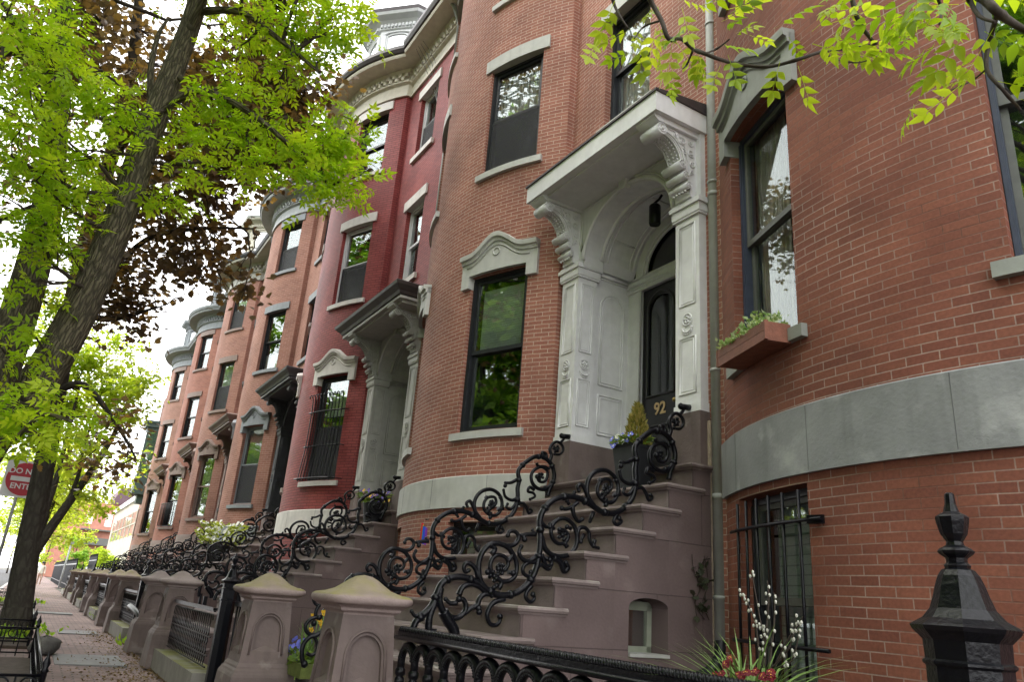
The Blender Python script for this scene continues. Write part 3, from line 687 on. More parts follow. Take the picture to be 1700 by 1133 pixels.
def cornice(house, cx, xr, tm, gm, zb=11.1):
    z = zz(zb); m = MB()
    longsweep(m, [(-.02, z), (.05, z), (.05, z + .10), (.025, z + .11), (.025, z + .33), (.10, z + .36), (.10, z + .40), (.04, z + .41), (.04, z + .60), (.10, z + .62), (.13, z + .70)], cx, xr)
    longsweep(m, [(.11, z + .70), (.50, z + .72), (.52, z + .76), (.52, z + .82)], cx, xr)
    # two rows of dentils
    for row, (o, h0, h1, w) in enumerate(((.05, .405, .495, .085), (.05, .50, .59, .085))):
        th = -TL
        te = asin((XE + .06) / (RB + .06)); k = 0
        while th < te:
            c = bp(cx, th, o + .02); t = S((cos(th), sin(th), 0)); nn = S((sin(th), -cos(th), 0)); 
            if (k + row) % 2 == 0: m.obox((*c, z + (h0 + h1) / 2), t * w / 2, nn * .055, S((0, 0, (h1 - h0) / 2)))
            th += w / RB; k += 1
        x = cx + XE + .1
        while x < xr:
            if (k + row) % 2 == 0: m.box(x, x + w, YF - .13, YF - .03, z + h0, z + h1)
            x += w; k += 1
    c = m.build('cornice', tm, house)
    m = MB(); longsweep(m, [(.50, z + .80), (.56, z + .82), (.60, z + .90), (.60, z + .98), (.55, z + 1.0), (-.3, z + 1.03)], cx, xr); m.build('gutter', gm, c)
    m = MB(); longsweep(m, [(-.05, z + 1.0), (-1.25, z + 1.12), (-1.6, z + 2.7), (-1.9, z + 2.8)], cx, xr)
    m.box(cx - 1.9, xr, YF + 1.9, YF + 4, z + 2.6, z + 2.8); r = m.build('roof', SLATE, house)
    return r

def dormer(roof, cx, wm, gm, zt=14.4, front=4.6):
    """octagonal dormer over the bow"""
    z0 = zz(12.0); z1 = zz(zt - .16); c = (cx + .0, 0)
    def oct_(o, z):
        f, w, d = .42 + o * .41, 1.1 + o, front - o; k = w - f
        return [(c[0] - w, 7.0, z), (c[0] - w, d + k, z), (c[0] - f, d, z), (c[0] + f, d, z), (c[0] + w, d + k, z), (c[0] + w, 7.0, z)]
    m = MB(); B = []
    A, T = oct_(0, z0), oct_(0, z1)
    for i in range(5): m.quad(A[i], A[i + 1], T[i + 1], T[i])
    for o0, h0, o1, h1 in ((0, -.28, .05, -.26), (.05, -.26, .05, -.12), (.05, -.12, .14, -.05), (.14, -.05, .3, .0), (.3, 0, .34, .06)):
        P, Q = oct_(o0, z1 + h0), oct_(o1, z1 + h1)
        for i in range(5): m.quad(P[i], P[i + 1], Q[i + 1], Q[i])
    D = oct_(.06, z1 - .18)
    for i in range(5):
        a, b = S(D[i]), S(D[i + 1]); n = int((b - a).length / .1); t = (b - a).normalized(); nn = S((t.y, -t.x, 0))
        for k in range(n): m.obox(a + t * (k + .5) * .1 + nn * .015, t * .028, nn * .025, S((0, 0, .045)))
    d = m.build('dormer', wm, roof)
    m = MB(); P, Q, T2 = oct_(.34, z1 + .06), oct_(.36, z1 + .16), oct_(-.3, z1 + .45)
    for A, B in ((P, Q), (Q, T2)):
        for i in range(5): m.quad(A[i], A[i + 1], B[i + 1], B[i])
    m.add(T2, [tuple(range(6))]); m.add(P, [tuple(range(6))]); m.build('dormer_roof', gm, d)
    A = oct_(.004, z0); g = MB(); fr = MB()
    for i in (1, 2, 3):
        a, b = S(A[i]), S(A[i + 1]); mid = (a + b) / 2; t = (b - a).normalized(); nn = S((t.y, -t.x, 0)); hw = .29
        zb, ze = z0 + .25, z1 - .42
        top = [(hw * cos(x), ze - .1 + .1 * sin(x)) for x in [pi * k / 10 for k in range(11)]]
        pts = [mid + t * u + nn * .006 + S((0, 0, v - z0)) for u, v in [(-hw, zb), (hw, zb)] + top]
        g.add(pts, [tuple(range(len(pts)))])
        fr.tube(pts + [pts[0]], .035, 5, False); q = [mid + t * u + nn * .02 + S((0, 0, v - z0)) for u, v in [(x * 1.35, y + .07) for x, y in top]]; fr.tube(q, .03, 5)
        fr.obox(mid + nn * .02 + S((0, 0, (zb + ze) / 2 - z0)), t * hw, nn * .02, S((0, 0, .02)))
        for sx in (-1, 1): fr.obox(mid + t * sx * (hw + .08) + nn * .02 + S((0, 0, (zb + ze) / 2 - z0 - .03)), t * .055, nn * .025, S((0, 0, (ze - zb) / 2)))
    g.build('dormer_pane', GLASS2, d); fr.build('dormer_frame', wm, d)

# ------------------------------------------------------------------ houses
XR_ = lambda c: c - RB * sin(TL)
HC = [-2.65, -9.53, -16.4, -23.35, -30.3, -37.4, -45.3]
BR = [brick('orange red brick', (.228, .084, .053), (.172, .060, .040), (.33, .245, .205), ms=.0042, fade=.92, bump=.6, var=.26, dirt=((.115, .05, .036), .54, .8, .7)),
      brick('salmon brick with light joints', (.335, .142, .102), (.275, .110, .079), (.50, .385, .31), bw=.2, rh=.0565, ms=.0046, bump=.45, var=.24, dirt=((.22, .095, .07), .56, .8, .8)),
      brick('red painted brick', (.275, .056, .051), (.225, .042, .040), (.12, .02, .02), rh=.058, ms=.0085, var=.24, dirt=((.30, .075, .062), .52, .78, 1.1), bump=1., rough=.6),
      brick('weathered orange brick', (.30, .142, .102), (.245, .108, .076), (.38, .25, .2), ms=.005, bump=.4),
      brick('pale brown red brick', (.29, .137, .104), (.24, .108, .083), (.35, .23, .18), ms=.005, bump=.4),
      brick('dusty red brick', (.29, .12, .088), (.24, .095, .07), (.31, .19, .145), ms=.005, bump=.4),
      brick('light brown brick', (.285, .15, .115), (.245, .124, .095), (.32, .21, .165), ms=.005, bump=.4)]
WA, WB = radians(12.6), radians(29.6)
def house(i, label, stone, fm, flatfm, trimE, canE, doorm, cstyle, over, band, bandmat, corm, gut, covers, gl, num=None, dorm=None, esh=0., hoodk=True):
    c = HC[i]; xl = XR_(c); xr = XR_(HC[i - 1]) if i else 1.5
    h = thing('row_house', label, 'house', (c, YF, 0), None)
    room = MB(); bh = []; fh = []
    floors = [(2.08, 4.31, 'hood'), (6.0, 7.86, 'flat'), (9.2, 10.84, 'flat')]
    for a, b in ((WA, WB), (-WB, -WA)):
        for z0, z1, _ in floors: bh.append((a, b, zz(z0), zz(z1)))
        bh.append((a, b, zz(-.62), zz(.93)))
    fx0, fx1 = c + 2.72 + esh, c + 3.62 + esh
    fh += [(fx0, fx1, zz(6.0), zz(7.78)), (fx0, fx1, zz(9.1), zz(10.66))]
    eL, eR = c + 2.11 + esh, c + 4.53 + esh
    if i: fh.append((eL + .05, eR - .05, zz(1.0), zz(4.92)))
    walls(c, xr, 0, zz(11.25), bh, fh, BR[i], h, xl)
    if band:
        m = MB(); sweep(m, [(-.02, zz(band[0])), (.035, zz(band[0])), (.035, zz(band[1]) - .012), (.022, zz(band[1])), (-.02, zz(band[1]))], c, -TL, TE)
        sb = m.build('stone_band', bandmat, h)
        for k in range(4):
            m = MB(); t_ = -TL + radians(8 + 17.5 * k); x_, y_ = bp(c, t_, .0345); m.obox((x_, y_, zz(sum(band) / 2)), (.0022 * cos(t_), .0022 * sin(t_), 0), (sin(t_) * .0025, -cos(t_) * .0025, 0), (0, 0, (band[1] - band[0]) / 2 - .014))
            m.build('joint', basic('band joint', (.12, .125, .125), .8, .1, 9, 0), sb)
    k = 0
    for a, b in ((WA, WB), (-WB, -WA)):
        th = (a + b) / 2; w = 2 * RB * sin((b - a) / 2) - .01
        for fl, (z0, z1, kind) in enumerate(floors):
            cv, sto, g = covers[(k, fl)] if (k, fl) in covers else (None, False, None)
            rr = RB * cos((b - a) / 2)
            cc = (c + rr * sin(th), CY - rr * cos(th))
            window(h, room, cc, th, w, zz(z0), zz(z1), fm[3] if len(fm) > 3 else fm[fl], fm[fl], cv, g or gl, c, hood=(kind == 'hood' and hoodk), flat=(kind == 'flat' or not hoodk), stonemat=stone, storm=sto, dep=.05 if i == 1 else .09)
        rr = RB * cos((b - a) / 2); cc = (c + rr * sin(th), CY - rr * cos(th))
        window(h, room, cc, th, w, zz(-.62), zz(.93), F_BLACK, F_GREY if i == 0 else F_BLACK, (BLIND_L, .0, .98, .12, 1) if i < 2 else None, gl, c, sill=False, stonemat=stone)
        k += 1
    for fl, (a, z0, z1) in enumerate(((0, 6.0, 7.78), (0, 9.1, 10.66))):
        cv, sto, g = covers.get((2, fl + 1), (None, False, None))
        window(h, room, ((fx0 + fx1) / 2, YF), 0, fx1 - fx0 - .01, zz(z0), zz(z1), flatfm, flatfm, cv, g or gl, None, flat=True, stonemat=stone, storm=sto)
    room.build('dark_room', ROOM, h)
    if i: entry(h, eL, eR, trimE, canE, doorm, cstyle, over, num)
    r = cornice(h, c, xr, corm, gut)
    if dorm: dormer(r, c, dorm[0], dorm[1], dorm[2] if len(dorm) > 2 else 14.4)
    return h

D_BLACK = basic('black door paint', (.016, .016, .018), .32, .1, 12, .05, coat=.2)
D_GREY = basic('grey green door paint', (.30, .30, .27), .5, .08, 12, .05)
D_DARK = basic('dark brown door paint', (.06, .045, .04), .5, .1, 12, .05)
up = lambda m, g=None, s=False: ((m, .02, .98, 0, 1), s, g)
GH = lambda m, a, b, u0=0, u1=1: (m, a, b, u0, u1)
H0 = house(0, 'nearest orange red brick bow front house with a wide grey stone band', T_GREEN, [F_GREY, F_GREY, F_GREY, F_NAVY], F_GREY, W_TRIM, COPPER, D_DARK, 'a', .03, (.99, 1.47), BAND0, T_GREEN, COPPER,
      {(1, 0): (GH(CURT_B, 0, 1, .0, .6), False, glass('dull old glass', .07)), (0, 0): (None, False, GLASS2)}, GLASS)
H1 = house(1, 'salmon brick bow front house with a grey white porch and number 92', T_PALE, [F_BLACK, F_BLACK, F_BLACK], F_BLACK, W_TRIM, COPPER, D_BLACK, 'a', .03, (1.10, 1.50), T_PALE, T_PALE, COPPER,
      {(0, 0): (GH(BLIND_W, .5, .93, .06, 1), False, GLASS), (0, 1): (GH(CURT_W, .5, 1, 0, 1), 2, GLASS2), (2, 1): (GH(CURT_W, .0, 1, 0, 1), False, GLASS2), (1, 1): (None, 2, GLASS2)}, GLASS, num='92')
H2 = house(2, 'deep red painted bow front house with an off white dormer and a barred window', T_CREAM, [F_BLACK, F_WHITE, F_BLACK], F_WHITE, W_TRIM2, COPPER, D_GREY, 'c', .30, (1.04, 1.50), T_CREAM, T_CREAMW, COPPER,
      {(0, 0): (GH(CURT_W, .62, 1, .1, .8), 2, GLASS), (0, 1): (None, 2, GLASS2), (0, 2): (None, False, GLASS2), (2, 2): (None, 2, GLASS2)}, GLASS2, dorm=(basic('pale dormer paint', (.62, .64, .64), .6, .05, 8, .05), COPPER))
H3 = house(3, 'orange brick bow front house with blue grey window hoods and a charcoal door canopy', T_BLUE, [T_BLUE, F_BLACK, F_BLACK], F_BLACK, T_BLACK, T_BLACK, D_DARK, 'b', .25, (1.0, 1.5), T_BLUE, basic('light blue grey cornice paint', (.36, .38, .385), .6, .1, 9, .1), basic('dark grey gutter', (.07, .075, .08), .5, .1, 9, .1),
      {(0, 0): (GH(BLIND_G, .5, 1, 0, 1), 2, GLASS), (0, 1): (GH(CURT_W, 0, .3, 0, 1), False, GLASS2), (0, 2): (GH(CURT_W, 0, .5, 0, 1), 2, GLASS2)}, GLASS2, dorm=(T_BLUE, SLATE, 14.1), esh=.1)
H4 = house(4, 'pale brown brick bow front house with brown stone hoods and a cream dormer', T_BROWN, [T_BROWN, F_BLACK, F_BLACK], F_BLACK, T_BROWN, T_BROWN, D_DARK, 'b', .2, (1.0, 1.5), T_BROWN, basic('olive grey cornice paint', (.33, .32, .28), .6, .1, 9, .1), SLATE,
      {(0, 0): (GH(CURT_B, 0, 1, 0, 1), False, GLASS), (0, 1): (GH(CURT_W, .5, 1, 0, 1), 2, GLASS2), (0, 2): (GH(CURT_W, .5, 1, 0, 1), 2, GLASS2)}, GLASS2, dorm=(T_CREAMW, T_GREEN, 14.3), esh=.1)
H5 = house(5, 'dusty red brick bow front house with black ironwork at its lowest window and white curtains', T_BROWN, [F_BLACK, F_BLACK, F_BLACK], F_BLACK, T_BROWN, T_BROWN, D_DARK, 'b', .15, (1.0, 1.5), T_BROWN, T_BLUE, T_BLUE,
      {(0, 0): (GH(CURT_W, .3, 1, .3, 1), False, None), (0, 1): (GH(CURT_W, .45, 1, .2, 1), False, None), (0, 2): (GH(CURT_W, .4, 1, .2, 1), False, None)}, GLASS, dorm=(T_BLUE, T_BLUE, 14.1), esh=.2)
H6 = house(6, 'light brown brick bow front house at the far end of the row', T_BROWN, [F_BLACK, F_BLACK, F_BLACK], F_BLACK, T_BROWN, T_BROWN, D_DARK, 'b', .15, (1.0, 1.5), T_BROWN, T_BLUE, T_BLUE,
      {(0, 0): (GH(CURT_W, .0, 1, .55, 1), False, None), (0, 1): (GH(CURT_W, .0, 1, .5, 1), False, None), (0, 2): (GH(CURT_W, .0, 1, .5, 1), False, None)}, GLASS, dorm=(T_BLUE, T_BLUE, 14.0), esh=.4)

# downspouts: H0's pipe beside the 92 porch
def downspout(house, x, y, z0, z1, m_, r=.056, shoe=True):
    m = MB(); m.tube([(x, y, z0), (x, y, z1)], r, 10, uvs=False)
    for z in np.arange(z0 + .35, z1, 2.05): m.tube([(x, y, z), (x, y, z + .03)], r + .008, 10); m.box(x - r - .03, x + r + .03, y - .005, y + .12, z, z + .022)
    for z in np.arange(z0 + 1.2, z1, 3.1): m.tube([(x, y, z), (x, y, z + .05)], r + .005, 10)
    d = m.build('downspout', m_, house)
    if shoe:
        m = MB(); P = smooth_path([(x, y, z0 + .02), (x, y - .02, z0 - .12), (x - .03, y - .12, z0 - .24), (x - .08, y - .4, z0 - .33)], 6)
        rr = [.056 + .006 * (i % 2) for i in range(len(P))]; m.tube(P, rr, 10); m.build('drain_hose', F_BLACK, d)
downspout(H0, -4.90, 5.11, zz(-.18), zz(12.0), basic('galvanised grey green pipe', (.36, .37, .35), .5, .1, 10, .1, streak=.3))
m = MB(); m.box(-4.985, -4.945, 5.06, 5.2, zz(-.4), zz(1.75)); m.build('mortar_strip', basic('rough old mortar', (.36, .29, .22), .9, .25, 14, .8), H1)
m = MB(); m.tube([(-11.83, 5.0, zz(10.3)), (-11.83, 5.0, zz(11.4)), (-11.83, 4.85, zz(11.75)), (-11.9, 4.68, zz(12.0))], .045, 8)
m.tube([(-11.83, 5.0, zz(4.6)), (-11.83, 5.0, zz(10.3))], .03, 8); m.build('downspout', T_GREEN, H2)
m = MB()
for k in range(4):
    m.tube(smooth_path([(-13.6 + .1 * k, 4.66, zz(12.0)), (-13.3 + .12 * k, 5.12, zz(10.9)), (-12.6 + .1 * k, 5.15, zz(9.6 - .5 * k)), (-12.0, 5.1, zz(8.6 - .4 * k))]), .006, 4)
m.build('cable', F_GREY, H2)

# black door lantern in the vault of 92
m = MB(); p = (-6.08, 5.36, zz(4.36)); m.lathe([(.064, 0.015), (.07, .03), (.07, .26), (.055, .28), (.02, .29), (.02, .31)], p, 14); m.tube([(p[0], p[1], p[2] + .31), (p[0] + .03, p[1] + .04, p[2] + .36), (p[0] + .08, p[1] + .04, p[2] + .40)], .016, 6)
m.build('porch_lamp', IRON, H1)
m = MB(); m.ball((-12.75, 5.2, zz(4.55)), .10, 10, 6, .7); m.build('fire_alarm_bell', basic('red bell', (.30, .02, .02), .4), H2)

# window grille of the red house (curls on top, bellied bars)
def bow_grille(hs, c, z0, z1, n, out, curl=True, belly=True, rails=(0.02, .5, .98), r=.011):
    m = MB(); hw = (WB - WA) / 2; th = (WA + WB) / 2
    for i in range(n):
        t = WA + radians(.4) + (WB - WA - radians(.8)) * i / (n - 1)
        P = []
        if belly: prof = [(out + .09, 0), (out + .08, .12), (out + .03, .40), (out + .02, .85), (out + .04, .97), (out + .08, 1.0), (out + .11, .98), (out + .10, .955)]
        else: prof = [(out, 0), (out, 1)]
        for o, k in (smooth_path(prof, 4) if belly else prof): P.append((*bp(c, t, o), z0 + (z1 - z0) * k))
        m.tube(P, r, 5)
    for k in rails:
        o = out + (.02 if k > .3 else .115) if belly else out
        P = [(*bp(c, WA - radians(1.2) + (WB - WA + radians(2.4)) * j / 8, o), z0 + (z1 - z0) * k) for j in range(9)]
        m.tube(P, r * 1.5, 5)
        for P_ in (P[0], P[-1]): m.tube([P_, (P_[0] + .0, P_[1] + o + .05, P_[2])], r, 5)
    return m.build('window_grille', IRON, hs)
bow_grille(H2, HC[2], zz(2.05), zz(3.88), 11, .05, rails=(.03, .40, .80))
m = MB()
c0 = HC[0]
for k in range(6):
    t = -WB + radians(.9) + (WB - WA - radians(1.8)) * k / 5; x, y = bp(c0, t, .035); m.tube([(x, y, zz(-.6)), (x, y, zz(.885))], .0115, 6)
for z in (.675, -.13):
    P = [(*bp(c0, -WB - radians(1.6) + (WB - WA + radians(4.4)) * j / 8, .045), zz(z)) for j in range(9)]; m.tube(P, .014, 5)
a = bp(c0, -WA + radians(1.6), .02); m.obox((*a, zz(.675)), (.055, .01, 0), (0, .02, 0), (0, 0, .028))
m.build('window_grille', IRON, H0)
# balcony rail at the low window of H5
m = MB()
for k in range(12):
    x, y = bp(HC[5], WA + (WB - WA) * k / 11, .12); m.tube([(x, y, zz(2.1)), (x, y, zz(3.05))], .012, 4)
for z in (2.1, 3.05): m.tube([(*bp(HC[5], WA + (WB - WA) * k / 6, .12), zz(z)) for k in range(7)], .016, 4)
m.build('window_guard', IRON, H5)

# ------------------------------------------------------------------ corner house with the green oriel
ch = thing('corner_house', 'brown brick corner building past the row with a dark green oriel window', 'house', (-50.5, 5.2, 0))
m = MB(); x0, x1 = -54.2, XR_(HC[6])
m.quad((x0, 5.0, 0), (x1, 5.0, 0), (x1, 5.0, 12.2), (x0, 5.0, 12.2), [(0, 0), (x1 - x0, 0), (x1 - x0, 12.2), (0, 12.2)]); m.quad((x0, 5.0, 0), (x0, 14, 0), (x0, 14, 12.2), (x0, 5.0, 12.2), [(0, 0), (9, 0), (9, 12.2), (0, 12.2)])
m.quad((x1, 5.0, 0), (x1, 9, 0), (x1, 9, 12.2), (x1, 5.0, 12.2), [(0, 0), (9, 0), (9, 12.2), (0, 12.2)]); m.quad((x0, 5, 12.2), (x1, 5, 12.2), (x1, 14, 12.2), (x0, 14, 12.2)); m.build('brick_wall', BR[6], ch)
GREEN = basic('dark green oriel paint', (.035, .06, .055), .5, .12, 9, .1)
m = MB(); o0, o1 = -52.9, -51.0
pl = [(o0, 5.0), (o0 + .25, 4.2), (o1 - .25, 4.2), (o1, 5.0)]
for z0, z1, g in ((6.0, 9.9, 0), (5.8, 6.0, .06), (9.9, 10.15, .12), (10.15, 10.3, .2)):
    q = [(x + (g if k > 1 else -g), y - (g if 0 < k < 3 else 0)) for k, (x, y) in enumerate(pl)]; m.prism(q, (z0, z1), lambda u, v, w: (u, v, w))
m.prism([(o0 + .3, 5.0), (o0 + .5, 4.5), (o1 - .5, 4.5), (o1 - .3, 5.0)], (5.3, 5.8), lambda u, v, w: (u, v, w))
orl = m.build('oriel', GREEN, ch)
m = MB()
for (a, b) in ((pl[0], pl[1]), (pl[1], pl[2]), (pl[2], pl[3])):
    for u0, u1 in (((.08, .47), (.53, .92)) if a == pl[1] else ((.15, .85),)):
        P = [S((a[0] + (b[0] - a[0]) * u, a[1] + (b[1] - a[1]) * u, z)) for u, z in ((u0, 7.0), (u1, 7.0), (u1, 9.6), (u0, 9.6))]; nn = S((b[1] - a[1], -(b[0] - a[0]), 0)).normalized() * .01
        m.quad(*[p + nn for p in P])
m.build('oriel_pane', GLASS2, orl)
rm = MB()
for x in (-49.0, -53.2):
    for z in (2.1, 6.0, 9.2):
        if not (x < -51 and 5 < z < 9): window(ch, rm, (x, 5.0), 0, 1.0, zz(z), zz(z + 1.9), F_BLACK, F_BLACK, None, GLASS, None, flat=False, sill=False, stonemat=T_BROWN, dep=-.02)

# ------------------------------------------------------------------ stoop of 92, then copies
FX = -4.95; LX = -7.33; RIS = .22; TRD = .287
def stoop_geo():
    lb = {}
    st = thing('front_stoop', 'brownstone stoop climbing to the grey white porch of number 92', 'stoop', (-6.15, 3.4, 0))
    for k in range(11):   # k=0 the landing
        zt = zz(1.32) - k * RIS; y0 = 4.85 - k * TRD; y1 = 5.9 if k == 0 else y0 + TRD + .02; xr = FX - .02; m = MB()
        m.box(LX + .02, xr, y0, y1, max(0, zt - RIS - .06), zt - .05) if k < 10 else m.box(LX + .02, xr, y0, y1, 0, zt - .05)
        # rounded nosing along the front and a little way round the flank
        pr = [(-.06, -.055), (.0, -.055), (.028, -.06), (.034, -.045), (.05, -.04), (.058, -.022), (.05, -.005), (.036, 0), (-.06, 0)]
        L = .40 if k else .5
        for a in range(len(pr) - 1):
            (a0, h0), (a1, h1) = pr[a], pr[a + 1]
            P = lambda o, h: [(LX + .02 - o, y0 + L, zt + h), (LX + .02 - o, y0 - o, zt + h), (xr + o, y0 - o, zt + h), (xr + o, y0 + L, zt + h)]
            A, B = P(a0, h0), P(a1, h1)
            for i in range(3): m.quad(A[i], A[i + 1], B[i + 1], B[i], None, False)
        for x, s_ in ((xr, 1), (LX + .02, -1)): m.add([(x + s_ * o, y0 + L, zt + h) for o, h in pr], [tuple(range(len(pr)))])
        m.quad((LX + .02, y0, zt), (xr, y0, zt), (xr, y1, zt), (LX + .02, y1, zt))
        m.build('step', TREAD if k else STONE, st)
    for x in (FX, LX):
        m = MB()
        for k in range(11):
            y0 = 4.85 - k * TRD; y1 = 5.2 if k == 0 else y0 + TRD; zt = zz(1.32) - k * RIS - .052
            if x == FX and k == 3: continue
            if x == FX and k == 2:   # arched opening of the little cellar window
                ya = y0 - TRD; zl3 = zt - RIS; archface(m, lambda u, v, d: (FX - d, ya + u, v), 2 * TRD, zl3, .15, 2 * TRD - .005, zz(-.315), zz(.055), .075, .27, 12, True)
                m.quad((x, y0, zl3), (x, y1, zl3), (x, y1, zt), (x, y0, zt), [(y0, zl3), (y1, zl3), (y1, zt), (y0, zt)])
            else: m.quad((x, y0, 0), (x, y1, 0), (x, y1, zt), (x, y0, zt), [(y0, 0), (y1, 0), (y1, zt), (y0, zt)])
    # shallow ashlar joints worked in the render
        m.build('flank_wall', FLANK, st)
    m = MB(); y0 = 4.85 - 3 * TRD + .16; y1 = y0 + .405; X = FX - .20; zb = zz(-.30)
    for a, b, c, d in ((y0, y0 + .05, zb, zz(.09)), (y1 - .05, y1, zb, zz(.09)), (y0, y1, zb, zb + .05), (y0, y1, zz(.03), zz(.1))): m.box(X - .04, X, a, b, c, d)
    w = m.build('cellar_window', basic('sage window paint', (.24, .26, .20), .6, .1, 9, .1), st)
    m = MB(); m.box(X - .03, X - .025, y0 + .04, y1 - .04, zb + .04, zz(.05)); m.build('pane', GLASS2, w)
    m = MB(); m.box(FX - .26, FX + .02, y0 - .005, y1 + .005, zb - .02, zb + .005); m.build('window_ledge', W_TRIM2, w)
    return st
FLANK = brick('ashlar scored brownstone render', (.130, .095, .091), (.118, .086, .083), (.08, .058, .056), bw=.9, rh=.44, ms=.004, var=.26, bump=.9, rough=.8, dirt=((.185, .145, .138), .56, .73, 2.1), speck=.05)
ST1 = stoop_geo()

# --- cast iron scroll railing, drawn in its own plane
def iron_rail():
    XP = -5.14
    cr = {'A': (640, 880), 'B': (800, 780), 'C': (900, 640)}
    def T(k, pts, sub=4):
        ox, oy = cr[k]
        P = [PX(ox + x / 5.667, oy + y / 5.667, XP) for x, y in pts]; return smooth_path(P, sub)
    main = []
    for k, pts in (('A', [(250, 1000), (262, 925), (300, 850), (400, 760), (450, 690), (490, 590), (530, 510), (600, 460), (700, 445), (800, 470), (880, 510), (960, 570), (1040, 610), (1130, 620), (1220, 600), (1310, 540), (1380, 450), (1420, 350), (1440, 250)]),
                   ('B', [(548, 717), (550, 600), (545, 480), (570, 400), (620, 330), (700, 275), (800, 255), (890, 265), (970, 300), (1050, 350), (1130, 400), (1220, 415), (1310, 385), (1390, 310), (1430, 220), (1445, 100)]),
                   ('C', [(873, 790), (885, 700), (870, 600), (900, 540), (960, 480), (1040, 430), (1120, 440), (1190, 490), (1230, 560), (1250, 650), (1240, 730), (1210, 800), (1190, 890)])):
        ox, oy = cr[k]; main += [PX(ox + x / 5.667, oy + y / 5.667, XP) for x, y in pts]
    th = []   # (path, radius, end ball radius)
    th.append((smooth_path(main, 4), .0165, 0))
    A = lambda p, r=.0115, b=.0: th.append((T('A', p), r, b))
    B = lambda p, r=.0115, b=.0: th.append((T('B', p), r, b))
    C = lambda p, r=.0115, b=.0: th.append((T('C', p), r, b))
    A([(405, 1010), (408, 860), (430, 770), (470, 670)], .018)
    A([(410, 775), (340, 790), (280, 815), (245, 770)], .011, .016)
    A([(520, 550), (505, 640), (520, 730), (570, 800), (640, 835), (700, 820), (745, 775), (755, 710), (730, 660), (690, 655)], .016, .026)
    A([(670, 690), (610, 695), (565, 655)], .012, .018)
    A([(690, 620), (725, 545), (800, 515), (880, 540), (940, 590), (1000, 622)], .014, .02)
    A([(540, 770), (590, 860), (640, 940), (650, 1030)], .026)
    A([(740, 790), (800, 745), (860, 715), (885, 650), (930, 610), (1010, 608)], .013, 0)
    A([(870, 720), (880, 775)], .016, .026)
    A([(1120, 655), (1030, 680), (980, 730), (955, 810), (980, 885), (1030, 902), (1072, 870), (1075, 820)], .0125, .024)
    A([(960, 575), (900, 500), (875, 400), (882, 290), (920, 200), (985, 140), (1060, 130), (1150, 170), (1210, 250), (1235, 340), (1220, 430), (1170, 480), (1100, 490), (1040, 460)], .0145, .02)
    A([(1060, 560), (1090, 500), (1050, 450), (995, 400), (985, 320), (1020, 255), (1080, 240), (1140, 275), (1150, 340), (1110, 390), (1060, 370)], .012, .022)
    A([(1000, 230), (1030, 180), (990, 150)], .014, .024); A([(1150, 300), (1190, 250), (1180, 210)], .011, .02); A([(1150, 400), (1200, 410)], .011, .026); A([(990, 420), (960, 400)], .01, .024); A([(1060, 520), (1020, 545)], .012, .02)
    A([(870, 450), (850, 380), (810, 330), (760, 315), (735, 355), (750, 400), (780, 385)], .0125, .018)
    A([(1090, 140), (1160, 155), (1225, 130), (1252, 70), (1220, 20), (1170, 15), (1150, 55)], .0125, .02)
    A([(1415, 260), (1340, 300), (1280, 270), (1255, 210), (1275, 160)], .013, .02)
    A([(1430, 310), (1355, 305), (1295, 350), (1300, 415), (1350, 440), (1365, 400)], .0115, .02)
    A([(1430, 350), (1470, 330), (1530, 375), (1560, 330), (1545, 285)], .0115, .022)
    A([(1375, 530), (1330, 580), (1320, 640), (1360, 682), (1400, 650), (1385, 610)], .0115, .022)
    B([(560, 630), (590, 740), (660, 805), (750, 820), (840, 790), (890, 700), (890, 600), (850, 510), (770, 460), (690, 490), (650, 560), (665, 650), (720, 700), (785, 685), (810, 625), (780, 575), (730, 565)], .013, .022)
    B([(680, 560), (640, 540)], .01, .024); B([(840, 560), (800, 540)], .01, .022); B([(800, 730), (780, 700)], .013, .024)
    B([(670, 830), (740, 880), (770, 960), (810, 930), (790, 880)], .016, .022)
    B([(560, 800), (600, 900), (650, 900), (650, 840), (610, 840)], .0115, .02)
    B([(895, 630), (910, 560), (960, 548), (1005, 590), (1010, 660), (1040, 720), (1095, 740)], .0115, .016); B([(960, 610), (930, 680)], .01, .02); B([(1060, 660), (1050, 720)], .012, .022)
    B([(850, 350), (865, 430), (905, 490), (945, 470)], .0125, .018); B([(900, 310), (850, 350), (790, 375), (750, 365)], .0115, .022); B([(820, 330), (800, 295)], .01, .02); B([(1050, 400), (1015, 490)], .013, .016)
    B([(1060, 350), (1000, 260), (985, 170), (1010, 80), (1070, 20), (1160, 8), (1240, 60), (1280, 150), (1270, 250), (1220, 310), (1150, 300), (1095, 240), (1090, 160), (1130, 100), (1200, 100), (1220, 170), (1180, 210)], .0135, .026)
    for p in ((1100, 90), (1250, 90), (1110, 260), (1240, 230), (1150, 150), (1150, 320)): B([p, (p[0] + 14, p[1] + 12)], .012, .024)
    B([(1005, 280), (970, 190), (935, 140), (900, 160), (912, 200)], .0125, .018)
    B([(860, 240), (870, 215)], .012, .018)
    B([(1280, 410), (1240, 480), (1270, 522), (1312, 490), (1290, 460)], .0115, .022)
    B([(1435, 190), (1500, 170), (1540, 220), (1570, 290), (1602, 265), (1585, 240)], .0115, .018); B([(1480, 170), (1450, 150)], .01, .022)
    B([(1440, 150), (1380, 240), (1330, 220), (1340, 180)], .0105, .018); B([(1300, 250), (1285, 200)], .01, .022)
    B([(505, 610), (430, 612), (375, 620)], .0125, .018); B([(390, 620), (400, 660)], .012, .024); B([(470, 560), (500, 620)], .009, .012)
    B([(560, 500), (610, 545), (640, 520)], .0105, .02)
